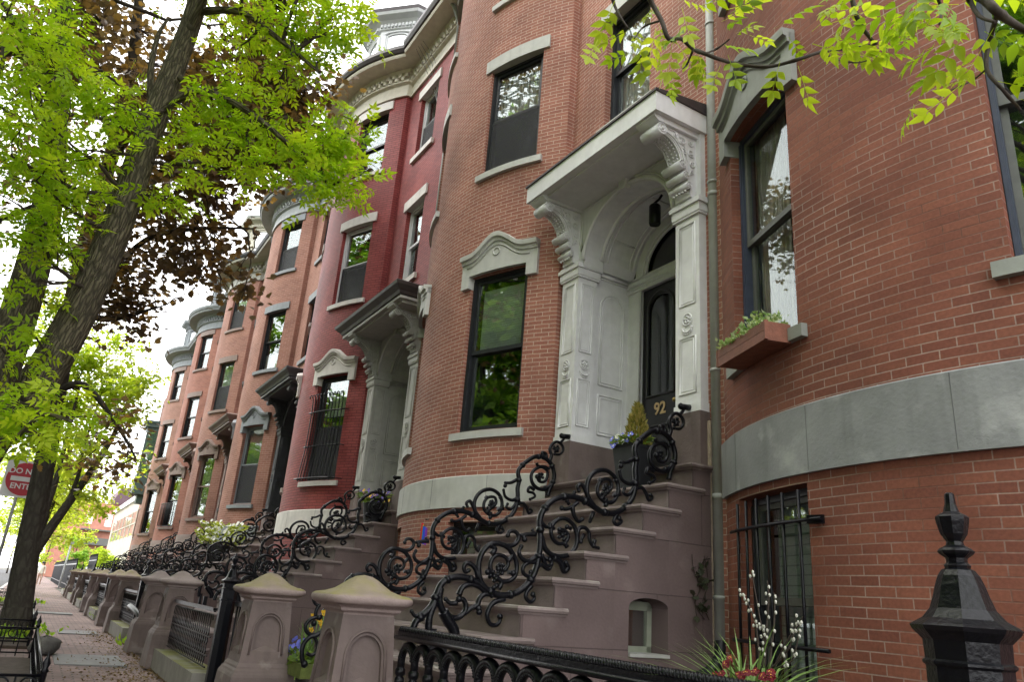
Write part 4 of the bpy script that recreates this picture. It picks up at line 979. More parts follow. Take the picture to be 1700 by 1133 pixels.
    C([(1235, 740), (1170, 805), (1090, 800), (1030, 740), (1010, 650), (1040, 580), (1110, 550), (1170, 590), (1180, 660), (1150, 720), (1095, 715), (1075, 660)], .0135, .03)
    C([(1050, 815), (1000, 780), (985, 830), (1040, 850), (1060, 890), (1010, 920)], .0115, .018); C([(1190, 780), (1160, 790)], .011, .026)
    C([(880, 900), (820, 930), (750, 890), (725, 810)], .0125, .018); C([(860, 690), (800, 725), (740, 725)], .0125, .018); C([(760, 725), (740, 760)], .01, .024)
    C([(1190, 490), (1210, 420), (1190, 350), (1215, 290), (1265, 265), (1315, 305), (1328, 365), (1295, 410), (1240, 405)], .0125, .018); C([(1245, 340), (1260, 360)], .014, .028)
    C([(1160, 470), (1150, 400), (1110, 385), (1120, 420)], .014, .022)
    C([(1290, 285), (1330, 235), (1340, 205)], .011, .016); C([(1300, 200), (1390, 212)], .02, .022); C([(1310, 195), (1305, 196)], .02, .03)
    C([(1060, 500), (1080, 540), (1150, 545), (1190, 570)], .011, .018)
    m = MB()
    for p, r, b in th:
        r *= 1.55; n = len(p); rr = [r] * n
        if r < .0255 and b: rr = [r * (1.1 - .35 * i / (n - 1)) for i in range(n)]
        m.tube(p, rr, 7, True)
        if b: m.ball(p[-1], b * 1.0, 8, 5)
    # leaves where the scrolls spring from the stem
    mp = th[0][0]
    for i in range(8, len(mp) - 8, 9):
        a, b = S(mp[i]), S(mp[i + 2]); m.tube([a, a + (b - a) * .5, b], [.027, .037, .027], 7)
    rg_ = np.random.default_rng(4)
    for k, (x, y) in (('A', (1085, 370)), ('A', (1020, 440)), ('B', (755, 620)), ('B', (1175, 180)), ('B', (1140, 260)), ('C', (1110, 660)), ('C', (1255, 345))):
        c = PX(cr[k][0] + x / 5.667, cr[k][1] + y / 5.667, XP)
        for j in range(6):
            a = j * pi / 3 + rg_.random(); d = .034; m.ball((c[0] + rg_.normal(0, .004), c[1] + d * cos(a), c[2] + d * sin(a)), .0175, 6, 4)
        m.ball(c, .02, 7, 5)
    return m
RAILO = thing('stair_railing', 'black cast iron scroll railing on the right side of the 92 stoop', 'railing', (-5.14, 3.4, 0), 'cast iron scroll stair railings')
iron_rail().build('scroll_work', IRON, RAILO)
m = MB()
for k, (py, w) in enumerate(((2.60, .03), (2.52, .02))): m.box(-5.14 - w, -5.14 + w, py - w, py + w, zz(-.86) + RIS * 2 - .0, zz(-.2) if k else zz(-.24))
m.build('newel', IRON, RAILO)
RL = dup(RAILO, (-1.96, 0, 0), 'black cast iron scroll railing on the left side of the 92 stoop')

# --- brownstone gate piers
def pier(name, label, loc, capm, w=.21, H=1.27, group='brownstone gate piers'):
    p = thing(name, label, 'gate pier', loc, group); x, y, _ = loc
    m = MB(); prof = [(.285, 0), (.262, .42), (.255, .44), (.245, .455), (.240, .47)]
    m.lathe(prof, (x, y, 0), square=True, smooth=False); m.lathe([(.240, .47), (.225, .485), (.222, .50), (.205, .525)], (x, y, 0), square=True, smooth=False); m.build('base', STONE, p)
    m = MB(); z0, z1 = .52, 1.02
    for k in range(4):
        a = k * pi / 2; t = S((cos(a), sin(a), 0)); nn = S((sin(a), -cos(a), 0))
        def Q(u, v, d): 
            hw = .205 - .035 * v / (z1 - z0); return S((x, y, z0 + v)) + t * (u / .4 - .5) * 2 * hw + nn * (hw - d)
        archface(m, Q, .4, z1 - z0, .085, .315, .10, .27, .115, .03, 14)
        c = [Q(u, v, -.004) for u, v in [(.06, .07), (.06, .27)] + [(.2 - .14 * cos(q), .27 + .14 * sin(q)) for q in [pi * i / 14 for i in range(1, 14)]] + [(.34, .27), (.34, .07)]]
        m.tube(c, .010, 5)
        s0 = [Q(.085, .10, .03), Q(.315, .10, .03), Q(.315, .10, 0), Q(.085, .10, 0), Q(.2, .145, .03)]
        m.add(s0, [(0, 1, 4), (2, 3, 4), (0, 4, 3), (1, 2, 4)])
    m.build('shaft', STONE, p)
    m = MB(); m.lathe([(.165, 1.015), (.17, 1.03), (.195, 1.045), (.20, 1.06), (.225, 1.075)], (x, y, 0), square=True, smooth=False)
    # rounded slab and ogee top, finely divided so that the moss sits on soft faces
    pr = [(.225, 1.075), (.25, 1.08), (.268, 1.09), (.277, 1.11), (.272, 1.13), (.255, 1.142), (.205, 1.152), (.155, 1.172), (.115, 1.205), (.085, 1.232), (.05, 1.253), (.0, 1.262)]
    vs = []; N = 24
    for r, z in pr:
        e = 7 if z < 1.15 else 7 - 4.6 * (z - 1.15) / .11
        for j in range(N):
            a = 2 * pi * (j + .5) / N; k = (abs(cos(a)) ** e + abs(sin(a)) ** e) ** (-1 / e); vs.append((x + r * k * cos(a), y + r * k * sin(a), z))
    m.add(vs, [(i * N + j, i * N + (j + 1) % N, (i + 1) * N + (j + 1) % N, (i + 1) * N + j) for i in range(len(pr) - 1) for j in range(N)], None, True)
    m.build('cap', capm, p); return p
PY_ = 1.87
PR = pier('gate_pier', 'brownstone pier with a mossy cap nearest the camera, right of the 92 stoop', (-4.90, PY_, 0), CAPST)
PL = dup(PR, (-2.31, 0, 0), 'brownstone pier with a mossy cap left of the 92 stoop beside the iron gate post', None, .007)
PC = pier('gate_pier', 'plain grey capped brownstone pier with a broken cap moulding in front of the red house', (-12.0, PY_, 0), CAPCLEAN)
dup(PC, (-2.25, 0, 0), 'plain capped brownstone pier just beyond the broken one, left of the red house stoop')

names = {2: 'the red painted house', 3: 'the blue hooded brick house', 4: 'the cream dormered house', 5: 'the dusty red house', 6: 'the last bow fronted house'}
for i in range(2, 7):
    dx = HC[i] - HC[1] + (0, 0, 0, .1, .1, .2, .4)[i]
    dup(ST1, (dx, 0, 0), 'brownstone stoop in front of ' + names[i])
    dup(RAILO, (dx, 0, 0), 'black scroll railing on the right side of the stoop of ' + names[i]); dup(RAILO, (dx - 1.96, 0, 0), 'black scroll railing on the left side of the stoop of ' + names[i])
    if i > 2:
        dup(PR, (dx - .05, 0, 0), 'mossy brownstone pier right of the stoop of ' + names[i], None, .012); dup(PR, (dx - 2.36, 0, 0), 'mossy brownstone pier left of the stoop of ' + names[i], None, .012)

# ------------------------------------------------------------------ iron fences
def octpost(m, x, y, s=1., base=0.):
    z = lambda yy: zz(.30) - (yy - 200) * .0004375
    pr = [(.078, base), (.078, z(1300)), (.088, z(1290)), (.088, z(1270)), (.080, z(1260)), (.080, z(1040)), (.086, z(1025)), (.086, z(1012)), (.080, z(1000)), (.082, z(905)), (.088, z(890)), (.100, z(862)), (.104, z(842)), (.098, z(832)),
          (.078, z(805)), (.062, z(760)), (.053, z(700)), (.047, z(650)), (.040, z(605)), (.032, z(578)), (.024, z(568)), (.026, z(556)), (.020, z(540)), (.021, z(520)), (.033, z(500)), (.036, z(487)), (.030, z(473)), (.018, z(458)), (.016, z(440)),
          (.026, z(405)), (.032, z(345)), (.033, z(322)), (.029, z(312)), (.016, z(295)), (.011, z(255)), (.0095, z(205)), (.006, z(198))]
    if s != 1: pr = [(r * s, max(h, zz(.365) - (zz(.30) - h) * s) if h > base else h) for r, h in pr]; pr = [q for k, q in enumerate(pr) if k == 0 or q[1] != pr[k - 1][1] or q[0] != pr[k - 1][0]]
    n = 8; 
    m.lathe(pr, (x, y, 0), n, False, .48)
fence = thing('iron_fence', 'black iron garden fence with roped top rail and large urn topped post at lower right', 'fence', (-2.9, 2.04, 0))
m = MB(); octpost(m, -1.134, 2.04, 1.2); m.build('post', IRON, fence)
zr = zz(-.192); xa, xb = -4.60, -1.22
m = MB(); m.box(xa, xb, 2.01, 2.07, zr - .060, zr - .034); m.box(xa, xb, 2.02, 2.06, zr - .034, zr - .012)
m.tube([(xa, 2.006, zr - .047), (xb, 2.006, zr - .047)], .013, 6)
rp = []; rp2 = []
n = int((xb - xa) / .0028)
for i in range(n):
    x = xa + (xb - xa) * i / n; a = (x - xa) / .036 * 2 * pi; rp.append((x, 2.04 + .012 * cos(a), zr - .001 + .012 * sin(a))); rp2.append((x, 2.04 - .012 * cos(a), zr - .001 - .012 * sin(a)))
m.tube(rp, .0092, 5); m.tube(rp2, .0092, 5)
m.build('top_rail', IRON, fence)
m = MB(); sp = .192; k = 0; x = xa + .05
while x < xb - .05:
    # thick roped arch from this baluster to the next one
    P = [(x + sp / 2 - (sp / 2) * cos(pi * j / 16), 2.04, zr - .178 + .093 * sin(pi * j / 16)) for j in range(17)]
    P = [(P[0][0], 2.04, zr - .235)] + P
    m.tube(P, .0245, 8)
    for j in range(1, 16):   # rope knurls
        a = pi * j / 16
        for r in (.0185,): m.ball((x + sp / 2 - (sp / 2 - .017) * cos(a), 2.04 - .019, zr - .178 + (.093 - .017) * sin(a)), .0085, 5, 4)
    m.lathe([(.012, zr - .75), (.012, zr - .42), (.022, zr - .39), (.028, zr - .355), (.018, zr - .325), (.031, zr - .31), (.031, zr - .275), (.022, zr - .263), (.033, zr - .25), (.033, zr - .225), (.022, zr - .21)], (x, 2.04, 0), 8)
    x += sp
m.build('arcade', IRON, fence)
m = MB(); m.box(xa, xb, 2.025, 2.055, zr - .79, zr - .75); x = xa + .05
while x < xb: m.tube([(x, 2.04, .16), (x, 2.04, zr - .76)], .010, 5); x += sp
m.box(xa, xb, 2.03, 2.05, .14, .17); m.build('pickets', IRON, fence)
# return side of the fence from the big post back to the house
m = MB()
for k in range(12): m.tube([(-1.134, 2.2 + k * .18, .1), (-1.134, 2.2 + k * .18, zr - .03)], .012, 5)
m.box(-1.16, -1.11, 2.13, 4.35, zr - .05, zr - .02); m.build('side_run', IRON, fence)
MOSSK = basic('mossy granite kerb', (.20, .19, .17), .9, .15, 7, .5, 40, stain=((.15, .155, .045), .36, .55, True, 3))
def frontfence(label, x0, x1, postx, ptop, group='iron fences between the stoops'):
    f = thing('iron_fence', label, 'fence', ((x0 + x1) / 2, PY_, 0), group); y = PY_ - .06; zt = zz(-.28)
    m = MB(); m.box(x0, x1, y - .022, y + .022, zt - .016, zt + .012); m.box(x0, x1, y - .012, y + .012, zt - .03, zt - .018)
    x = x0 + .05; sp = .118
    while x < x1 - .03:
        m.obox((x, y, (.30 + zt - .17) / 2), (.012, 0, 0), (0, .0035, 0), (0, 0, (zt - .17 - .30) / 2)); m.tube([(x - .0, y, zt - .17)] + [(x + sp / 2 - sp / 2 * cos(pi * j / 8), y, zt - .115 + .06 * sin(pi * j / 8)) for j in range(9)], .006, 4)
        for z in (zt - .24, zt - .33, .44, .36): m.obox((x, y, z), (.02, 0, .02), (0, .006, 0), (-.02, 0, .02))
        x += sp
    for z in (zt - .285, .40, .29): m.box(x0, x1, y - .008, y + .008, z - .006, z + .006)
    m.build('railing', IRON, f)
    m = MB(); octpost(m, postx, y + .02, ptop); m.build('post', IRON, f)
    m = MB(); m.box(x0 - .1, x1 + .2, y - .15, y + .16, 0.005, .25); m.build('kerb', MOSSK, f)
    return f
f1 = frontfence('black iron fence on a mossy kerb beside the broken pier', -11.72, -9.05, -8.62, 1.0)
m = MB(); gx0, gx1 = -8.5, -7.5
for k in range(8): m.tube([(gx0 + .06 + k * .12, 1.9, .15), (gx0 + .06 + k * .12, 1.9, .95)], .011, 5)
m.box(gx0, gx1, 1.88, 1.92, .93, .97); m.box(gx0, gx1, 1.88, 1.92, .15, .18); gate = m.build('iron_gate', IRON); tag(gate, 'low black iron gate between the octagonal post and the left mossy pier of number 92', 'gate')
dup(f1, (-7.05, 0, 0), 'black iron fence on a mossy kerb in front of the red painted house')
for i, nm in ((3, 'the blue hooded brick house'), (4, 'the cream dormered house'), (5, 'the dusty red house'), (6, 'the last bow fronted house')):
    dup(f1, (HC[i] - HC[1] - .2, 0, 0), 'black iron fence in front of ' + nm)
# black pipe rail beside the red house's steps
m = MB(); m.tube(smooth_path([(-15.2, 1.62, zz(-.55)), (-14.9, 1.60, zz(-.5)), (-14.2, 1.7, zz(-.62)), (-14.05, 1.9, zz(-.9))]), .045, 8); m.build('drain_pipe', IRON)
tag(bpy.data.objects['drain_pipe'], 'short black pipe sticking out beside the far pier of the red house', 'pipe')

# garden scroll piece standing on the lowest step of 92
m = MB(); XQ = -6.35
def q_(pts): return smooth_path([PX(380 + x / 5.667, 930 + y / 5.667, XQ) for x, y in pts], 5)
m.tube(q_([(700, 990), (685, 900), (700, 800), (760, 730), (830, 710), (900, 640), (935, 540), (945, 440), (955, 380)]), .019, 7)
m.tube(q_([(940, 370), (880, 400), (835, 450), (815, 510), (830, 550), (860, 555)]), .015, 7); m.tube(q_([(860, 430), (820, 425), (795, 385), (800, 360)]), .013, 6)
m.tube(q_([(830, 540), (770, 560), (725, 610), (725, 670), (770, 705), (840, 700), (900, 650)]), .016, 7); m.ball(q_([(800, 600), (801, 601)])[0], .026, 7, 5); m.ball(q_([(850, 545), (851, 546)])[0], .024, 7, 5)
m.tube(q_([(800, 720), (830, 790), (820, 870), (770, 900), (730, 880)]), .015, 7); m.ball(q_([(710, 985), (711, 986)])[0], .03, 7, 5)
m.tube(q_([(940, 580), (955, 640), (950, 700)]), .012, 6)
sc_ = m.build('railing_foot', IRON); tag(sc_, 'curled black iron foot scroll standing on the bottom step by the near mossy pier', 'railing')

# ------------------------------------------------------------------ leaves and trees
def leaf_mesh(name, T, F, pos, dirs, size, mat, parent, roll=.6, tints=None, rng=RNG):
    """T: template verts (V,3) along +x; one copy per pos, x axis along dirs"""
    pos = np.asarray(pos, float); N = len(pos); d = np.asarray(dirs, float); d /= np.linalg.norm(d, axis=1)[:, None] + 1e-9
    up = np.tile([0, 0, 1.], (N, 1)) + rng.normal(0, roll, (N, 3)); y = np.cross(up, d); y /= np.linalg.norm(y, axis=1)[:, None] + 1e-9; z = np.cross(d, y)
    s = np.asarray(size).reshape(-1, 1, 1) * np.ones((N, 1, 1))
    V = pos[:, None, :] + s * (T[None, :, 0:1] * d[:, None] + T[None, :, 1:2] * y[:, None] + T[None, :, 2:3] * z[:, None])
    k = len(T); L = np.array(ROOT[parent.name]) if parent else np.zeros(3)
    V = (V.reshape(-1, 3) - L).astype(np.float32)
    fl = [len(f) for f in F]; fi = np.concatenate([np.array(f) for f in F])
    idx = (np.arange(N)[:, None] * k + fi[None]).ravel().astype(np.int32); cnt = np.tile(fl, N).astype(np.int32)
    me = bpy.data.meshes.new(name); me.vertices.add(len(V)); me.vertices.foreach_set('co', V.ravel()); me.loops.add(len(idx)); me.loops.foreach_set('vertex_index', idx)
    me.polygons.add(len(cnt)); me.polygons.foreach_set('loop_start', np.concatenate([[0], np.cumsum(cnt)[:-1]]).astype(np.int32)); me.polygons.foreach_set('loop_total', cnt)
    me.update(); a = me.attributes.new('tint', 'FLOAT', 'POINT'); tv = tints if tints is not None else rng.random(N); a.data.foreach_set('value', np.repeat(tv, k).astype(np.float32))
    me.materials.append(mat); o = bpy.data.objects.new(name, me); COL.objects.link(o)
    if parent: o.parent = parent; ROOT[o.name] = ROOT[parent.name]
    return o
def leaflet(o, d, L, W, fine=False):
    """lanceolate leaflet from o along unit d (xy), folded along its midrib"""
    d = np.array([d[0], d[1], 0.]); d /= np.linalg.norm(d); n = np.array([-d[1], d[0], 0]); o = np.array(o)
    if not fine:
        V = [o, o + d * L * .4 + n * W + [0, 0, .06 * L], o + d * L + [0, 0, -.12 * L], o + d * L * .4 - n * W + [0, 0, .06 * L], o + d * L * .45]
        return V, [(0, 4, 1), (1, 4, 2), (0, 3, 4), (3, 2, 4)]
    pr = [(0, .0), (.12, .45), (.3, .95), (.5, .92), (.7, .6), (.87, .25), (1, 0)]; V = []; F = []
    for i, (a, w) in enumerate(pr):
        b = o + d * L * a + np.array([0, 0, -.28 * L * a * a]); V += [b + n * W * w + [0, 0, .35 * W * w], b, b - n * W * w + [0, 0, .35 * W * w]]
    for i in range(6):
        k = i * 3; F += [(k, k + 1, k + 4, k + 3), (k + 1, k + 2, k + 5, k + 4)]
    return V, F
def compound(n=3, fine=False, W=.085):
    V = []; F = []
    def put(o, d, L, w):
        v, f = leaflet(o, d, L, w, fine); b = len(V); V.extend(v); F.extend([tuple(b + i for i in q) for q in f])
    for i in range(n):
        x = .28 + .52 * i / max(1, n - 1) if n > 1 else .5
        for s_ in (-1, 1): put((x, s_ * .01, -.03 * x), (.62, s_ * .8), .40 - .04 * abs(i - 1), W)
    put((.82, 0, -.05), (1, 0), .46, W * 1.1)
    b = len(V); V.extend([np.array([0, .008, 0]), np.array([0, -.008, 0]), np.array([.85, -.006, -.05]), np.array([.85, .006, -.05])]); F.append((b, b + 1, b + 2, b + 3))
    return np.array(V), F
def maple_leaf():
    pts = [(0, 0), (.08, .18), (-.05, .30), (.16, .30), (.20, .50), (.34, .38), (.52, .52), (.52, .30), (.72, .24), (.70, .10), (1.0, 0)]
    pts = pts + [(x, -y) for x, y in pts[-2:0:-1]]
    V = [np.array([x, y, -.18 * x * x + .22 * abs(y) - .25 * y * y]) for x, y in pts] + [np.array([.38, 0, -.05])]; c = len(pts)
    return np.array(V), [(i, (i + 1) % c, c) for i in range(c)]
def simple_leaf():
    v, f = leaflet((0, 0, 0), (1, 0), 1., .28); return np.array(v), f
ASH_T, ASH_F = compound(3); ASHF_T, ASHF_F = compound(3, True, .092); MAP_T, MAP_F = maple_leaf(); SIM_T, SIM_F = simple_leaf()

def pix(p):
    c = Rm.T @ np.array([p[0], p[1], p[2] - EYE]); return (850 + c[0] / c[2] * FPX, 566.5 + c[1] / c[2] * FPX) if c[2] > .1 else (-999, -999)
def onframe(p, r):
    x, y = pix(p); d = np.linalg.norm(np.array(p) - [0, 0, EYE]); m_ = FPX * (r + .5) / max(d, 1) + 30
    return x > -999 and -m_ < x < 1700 + m_ and -m_ < y < 1133 + m_
def branchy(start, end, rng, wob=.12, n=6):
    a, b = np.array(start), np.array(end); L = np.linalg.norm(b - a); P = []
    off = rng.normal(0, wob * L, 3)
    for i in range(n + 1):
        t = i / n; P.append(tuple(a + (b - a) * t + off * sin(pi * t) + rng.normal(0, .015 * L, 3) * (0 < i < n)))
    return P
def nearest(pts, p): 
    d = np.linalg.norm(pts - p, axis=1); return pts[int(np.argmin(d + RNG.random(len(d)) * .3))]
def crown(tree, name, clumps, limbs, T, F, mat, size, twig_mat, twigs=7, per=26, spread=.34, seed=1, roll=.5, tr=.016, droop=.25, flat=1., lrng=(.7, 1.2)):
    """clumps: (x,y,z, rx,ry,rz, weight).  Twigs grow from the nearest limb into each clump and carry the leaves."""
    rng = np.random.default_rng(seed); L = np.array([p for l in limbs for p in l]); m = MB(); pos = []; dr = []; tint = []
    for (cx, cy, cz, rx, ry, rz, wt) in clumps:
        c = np.array([cx, cy, cz]); s = nearest(L, c)
        mid = branchy(s, c, rng, .10, 7); r0 = tr * (1 + .9 * min(2, np.linalg.norm(c - s)) / 2)
        if onframe(c, rx) or not any(onframe(q, -.45) for q in mid[2:]): m.tube(mid, [r0 * (1 - .6 * i / 7) for i in range(8)], 6)
        base_t = rng.random() * .35
        for k in range(max(2, int(twigs * wt))):
            u = rng.normal(0, 1, 3); u /= np.linalg.norm(u); e = c + u * np.array([rx, ry, rz]) * rng.random() ** .4
            st = np.array(mid[rng.integers(3, 8)]); tw = branchy(st, e, rng, .1, 5)
            if onframe(c, rx) or not any(onframe(q, -.45) for q in tw): m.tube(tw, [.007 - .0008 * i for i in range(6)], 4, False)
            tw = np.array(tw); n = int(per * (.6 + .8 * rng.random()))
            t = rng.random(n) ** .6; i0 = np.minimum((t * 5).astype(int), 4); p = tw[i0] + (tw[i0 + 1] - tw[i0]) * (t * 5 - i0)[:, None]
            out = (tw[-1] - tw[0]); out = out / (np.linalg.norm(out) + 1e-6)
            d = out[None] * .7 + rng.normal(0, .75, (n, 3)); d[:, 2] = d[:, 2] * .55 - droop
            pos.append(p + rng.normal(0, spread * .35, (n, 3)) * np.array([1, 1, flat * .6])); dr.append(d); tint.append(np.clip(base_t + rng.random(n) * .65, 0, 1))
    if not pos: return
    pos = np.concatenate(pos); dr = np.concatenate(dr); tint = np.concatenate(tint)
    leaf_mesh('crown', T, F, pos, dr, size * rng.uniform(*lrng, len(pos)), mat, tree, roll, tint, rng)
    m.build('branches', twig_mat, tree)

BARK1 = bark('ridged grey ash bark', (.05, .045, .033), (.20, .175, .12), (34, 5.5, 1))
BARK2 = bark('dark smooth maple bark', (.045, .04, .033), (.075, .068, .056), (10, 4, 1))
TWIG = basic('dark twig', (.05, .038, .03), .85, .2, 20, .2)
L_ASH = leafmat('yellow green ash leaves', [(.20, .36, .018), (.36, .53, .025), (.54, .64, .05)], .6)
L_ASH2 = leafmat('fresh lime ash leaves', [(.17, .30, .02), (.33, .47, .02), (.50, .60, .06)], .5, .4)
L_MAP = leafmat('purple maple leaves', [(.085, .068, .058), (.15, .10, .06), (.32, .19, .06)], .5, .32, .6)
L_FAR = leafmat('pale spring leaves', [(.26, .38, .03), (.40, .50, .06), (.55, .60, .12)], .62)
L_FAR2 = leafmat('mid green street tree leaves', [(.12, .24, .03), (.22, .38, .04), (.34, .48, .06)], .55)

def trunk_mesh(m, P, r, n=14, uvs=True): m.tube(smooth_path(P, 5), list(np.interp(np.linspace(0, 1, (len(P) - 1) * 5 + 1), np.linspace(0, 1, len(P)), r)), n, True, True, uvs=uvs)

# -- the big leaning ash on the left
ash = thing('ash_tree', 'large leaning ash tree with ridged bark and yellow green leaves on the left', 'tree', (-8.0, -.85, 0))
A1 = [(-8.0, -.85, -.05), (-7.9, -.80, .7), (-7.75, -.68, 1.6), PX(0, 700, -7.5), PX(60, 640, -7.5), PX(130, 520, -7.4), PX(190, 385, -7.3), PX(250, 215, -7.2), PX(298, 90, -7.1), PX(328, 0, -7.0), PX(345, -120, -6.9), PX(350, -300, -6.8)]
A2 = [(-7.75, -.70, 1.5), PX(-30, 700, -8.0), PX(0, 610, -8.1), PX(32, 520, -8.2), PX(66, 400, -8.3), PX(85, 300, -8.3), PX(92, 190, -8.3), PX(100, 60, -8.2), PX(110, -120, -8.0)]
m = MB(); trunk_mesh(m, A1, [.27, .21, .185, .172, .16, .148, .137, .12, .10, .09, .08, .065]); trunk_mesh(m, A2, [.22, .19, .17, .16, .145, .125, .115, .1, .08])
for p, r in ((PX(228, 268, -7.15), .05), (PX(316, 45, -6.98), .045), (PX(300, 130, -7.0), .035)): m.ball(p, r, 8, 6)
m.build('trunk', BARK1, ash)
limbs = [smooth_path(A1[4:], 3), smooth_path(A2[2:], 3)]
lb = [[PX(310, 60, -7.05), PX(345, -20, -6.7), PX(400, -120, -6.2), PX(520, -160, -5.6)], [PX(262, 190, -7.15), PX(330, 150, -6.8), PX(420, 190, -6.5), PX(500, 260, -6.3), PX(560, 320, -6.2)],
      [PX(254, 190, -7.3), PX(250, 120, -7.3), PX(262, 60, -7.4), PX(280, 30, -7.5)], [PX(88, 240, -8.2), PX(60, 150, -7.6), PX(40, 60, -7.0)],
      [PX(320, 20, -7.0), PX(400, 20, -6.6), PX(470, 70, -6.2), PX(530, 120, -6.0)], [PX(50, 660, -7.5), PX(20, 730, -6.6), PX(70, 690, -6.2), PX(120, 700, -6.0)]]
for k, l in enumerate(lb): m = MB(); trunk_mesh(m, l, list(np.linspace(.045 if k < 5 else .02, .012, len(l))), 7); m.build('limb', BARK1, ash)
limbs += [smooth_path(l, 4) for l in lb]
def C(px, py, X, r, w=1., f=.6): x, y, z = PX(px, py, X); return (x, y, z, r, r, r * f, w)
cl = [C(20, 40, -6.6, .5), C(70, 90, -6.6, .5), C(110, 60, -7.4, .5), C(50, 150, -6.4, .5), C(20, 190, -6.4, .45), C(120, 150, -7.0, .45), C(90, 215, -6.8, .45), C(20, 260, -6.6, .45), C(130, 250, -7.0, .35), C(210, 160, -6.9, .35), C(195, 175, -6.8, .3),
      C(60, 300, -6.8, .4), C(30, 340, -6.8, .4), C(110, 330, -7.2, .35), C(170, 300, -7.2, .3, .7), C(40, 400, -7.2, .35, .7), C(75, 380, -6.8, .3, .5), C(20, 470, -7.0, .3, .6), C(120, 420, -6.9, .25, .5),
      C(370, 40, -6.7, .45), C(430, 30, -6.4, .45), C(490, 30, -6.2, .45), C(540, 60, -6.1, .4), C(560, 20, -6., .35), C(400, 75, -6.6, .3, .5), C(480, 85, -6.3, .3, .6), C(530, 100, -6.2, .25, .7), C(330, -20, -6.8, .4), C(420, -30, -6.4, .5), C(520, -30, -6., .5),
      C(350, 165, -6.8, .3, .7), C(380, 130, -6.7, .25, .6), C(300, 235, -7., .25, .6), C(340, 270, -6.9, .25, .5), C(420, 270, -6.6, .25, .6), C(460, 150, -6.4, .25, .6), C(275, 330, -7., .22, .5), C(395, 185, -6.7, .3, .8), C(440, 205, -6.5, .35), C(480, 250, -6.4, .35), C(530, 250, -6.2, .35), C(560, 215, -6.1, .3), C(570, 290, -6.1, .3), C(540, 320, -6.2, .3), C(500, 300, -6.3, .3, .8), C(585, 200, -6.0, .22, .6), C(330, 230, -6.9, .3, .6), C(375, 245, -6.7, .3, .6), 
      C(30, 600, -6.9, .22, .5), C(60, 665, -6.5, .25, .8), C(110, 690, -6.2, .22, .8), C(20, 730, -6.6, .25, .8), C(75, 725, -6.3, .2, .6), C(40, 690, -6.5, .25, .6), C(10, 560, -7., .25, .4), C(110, 510, -7.1, .18, .3), C(60, 560, -7.2, .2, .3)]
tp = [q for a, b in zip([(60, 640), (130, 520), (190, 385), (250, 215), (298, 90)], [(130, 520), (190, 385), (250, 215), (298, 90), (328, 0)]) for q in [(a[0] + (b[0] - a[0]) * t, a[1] + (b[1] - a[1]) * t) for t in (0, .33, .66)]]
c2 = []
for q in cl:
    x, y = pix(q); dd = min(hypot(x - a, y - b) for a, b in tp)
    if dd < 62 and y < 560 and x > 0: px_, py_ = x, y; q = C(px_, py_, -8.9, q[3] * .9, q[6] * .8)
    if dd < 34 and y < 560 and 120 < x: continue
    if x > 325: q = (*q[:3], q[3] * .72, q[4] * .72, q[5] * .55, q[6] * .85)
    c2.append(q)
cl = c2
ru = np.random.default_rng(77)
for _ in range(400):  # unseen upper clumps, added so the windows mirror leaves instead of sky
    q = (-7 + ru.normal(0, 2.5), -1.2 + ru.normal(0, 1.8), 8.5 + ru.normal(0, 2.4))
    if not onframe(q, .8) and q[2] > 3.5 and len(cl) < 185: cl.append((*q, .8, .8, .6, .8))
crown(ash, 'crown', cl, limbs, ASH_T, ASH_F, L_ASH, .19, TWIG, twigs=6, per=11, seed=3, spread=.34)

# -- purple maple behind it
map_ = thing('purple_maple', 'dark purple leaved maple tree behind the leaning ash', 'tree', (-16.0, .0, 0))
B1 = [(-16.0, .0, -.05), (-16.0, -.02, .5), PX(48, 900, -16), PX(62, 830, -16), PX(78, 750, -16), PX(95, 640, -16), PX(118, 520, -15.8), PX(150, 380, -15.5), PX(190, 240, -15.2), PX(220, 100, -15), PX(235, -50, -14.8)]
m = MB(); trunk_mesh(m, B1, [.33, .22, .185, .175, .172, .17, .165, .15, .125, .1, .08]); m.build('trunk', BARK2, map_)
B2 = [[PX(105, 590, -15.9), PX(170, 480, -15), PX(240, 400, -14), PX(330, 380, -13), PX(420, 380, -12.4)], [PX(150, 390, -15.4), PX(250, 300, -14), PX(350, 230, -13), PX(450, 200, -12)],
      [PX(180, 270, -15.1), PX(280, 150, -14), PX(380, 60, -13), PX(470, 20, -12)], [PX(190, 240, -15.1), PX(160, 140, -15), PX(170, 40, -15)], [PX(92, 650, -16), PX(140, 640, -15.6), PX(190, 700, -15), PX(225, 760, -14.6)], [PX(120, 520, -15.8), PX(190, 530, -15), PX(260, 510, -14)]]
for l in B2: m = MB(); trunk_mesh(m, l, list(np.linspace(.085, .015, len(l))), 8); m.build('limb', BARK2, map_)
limbs = [smooth_path(B1[5:], 3)] + [smooth_path(l, 4) for l in B2]
cl = []
rg = np.random.default_rng(5)
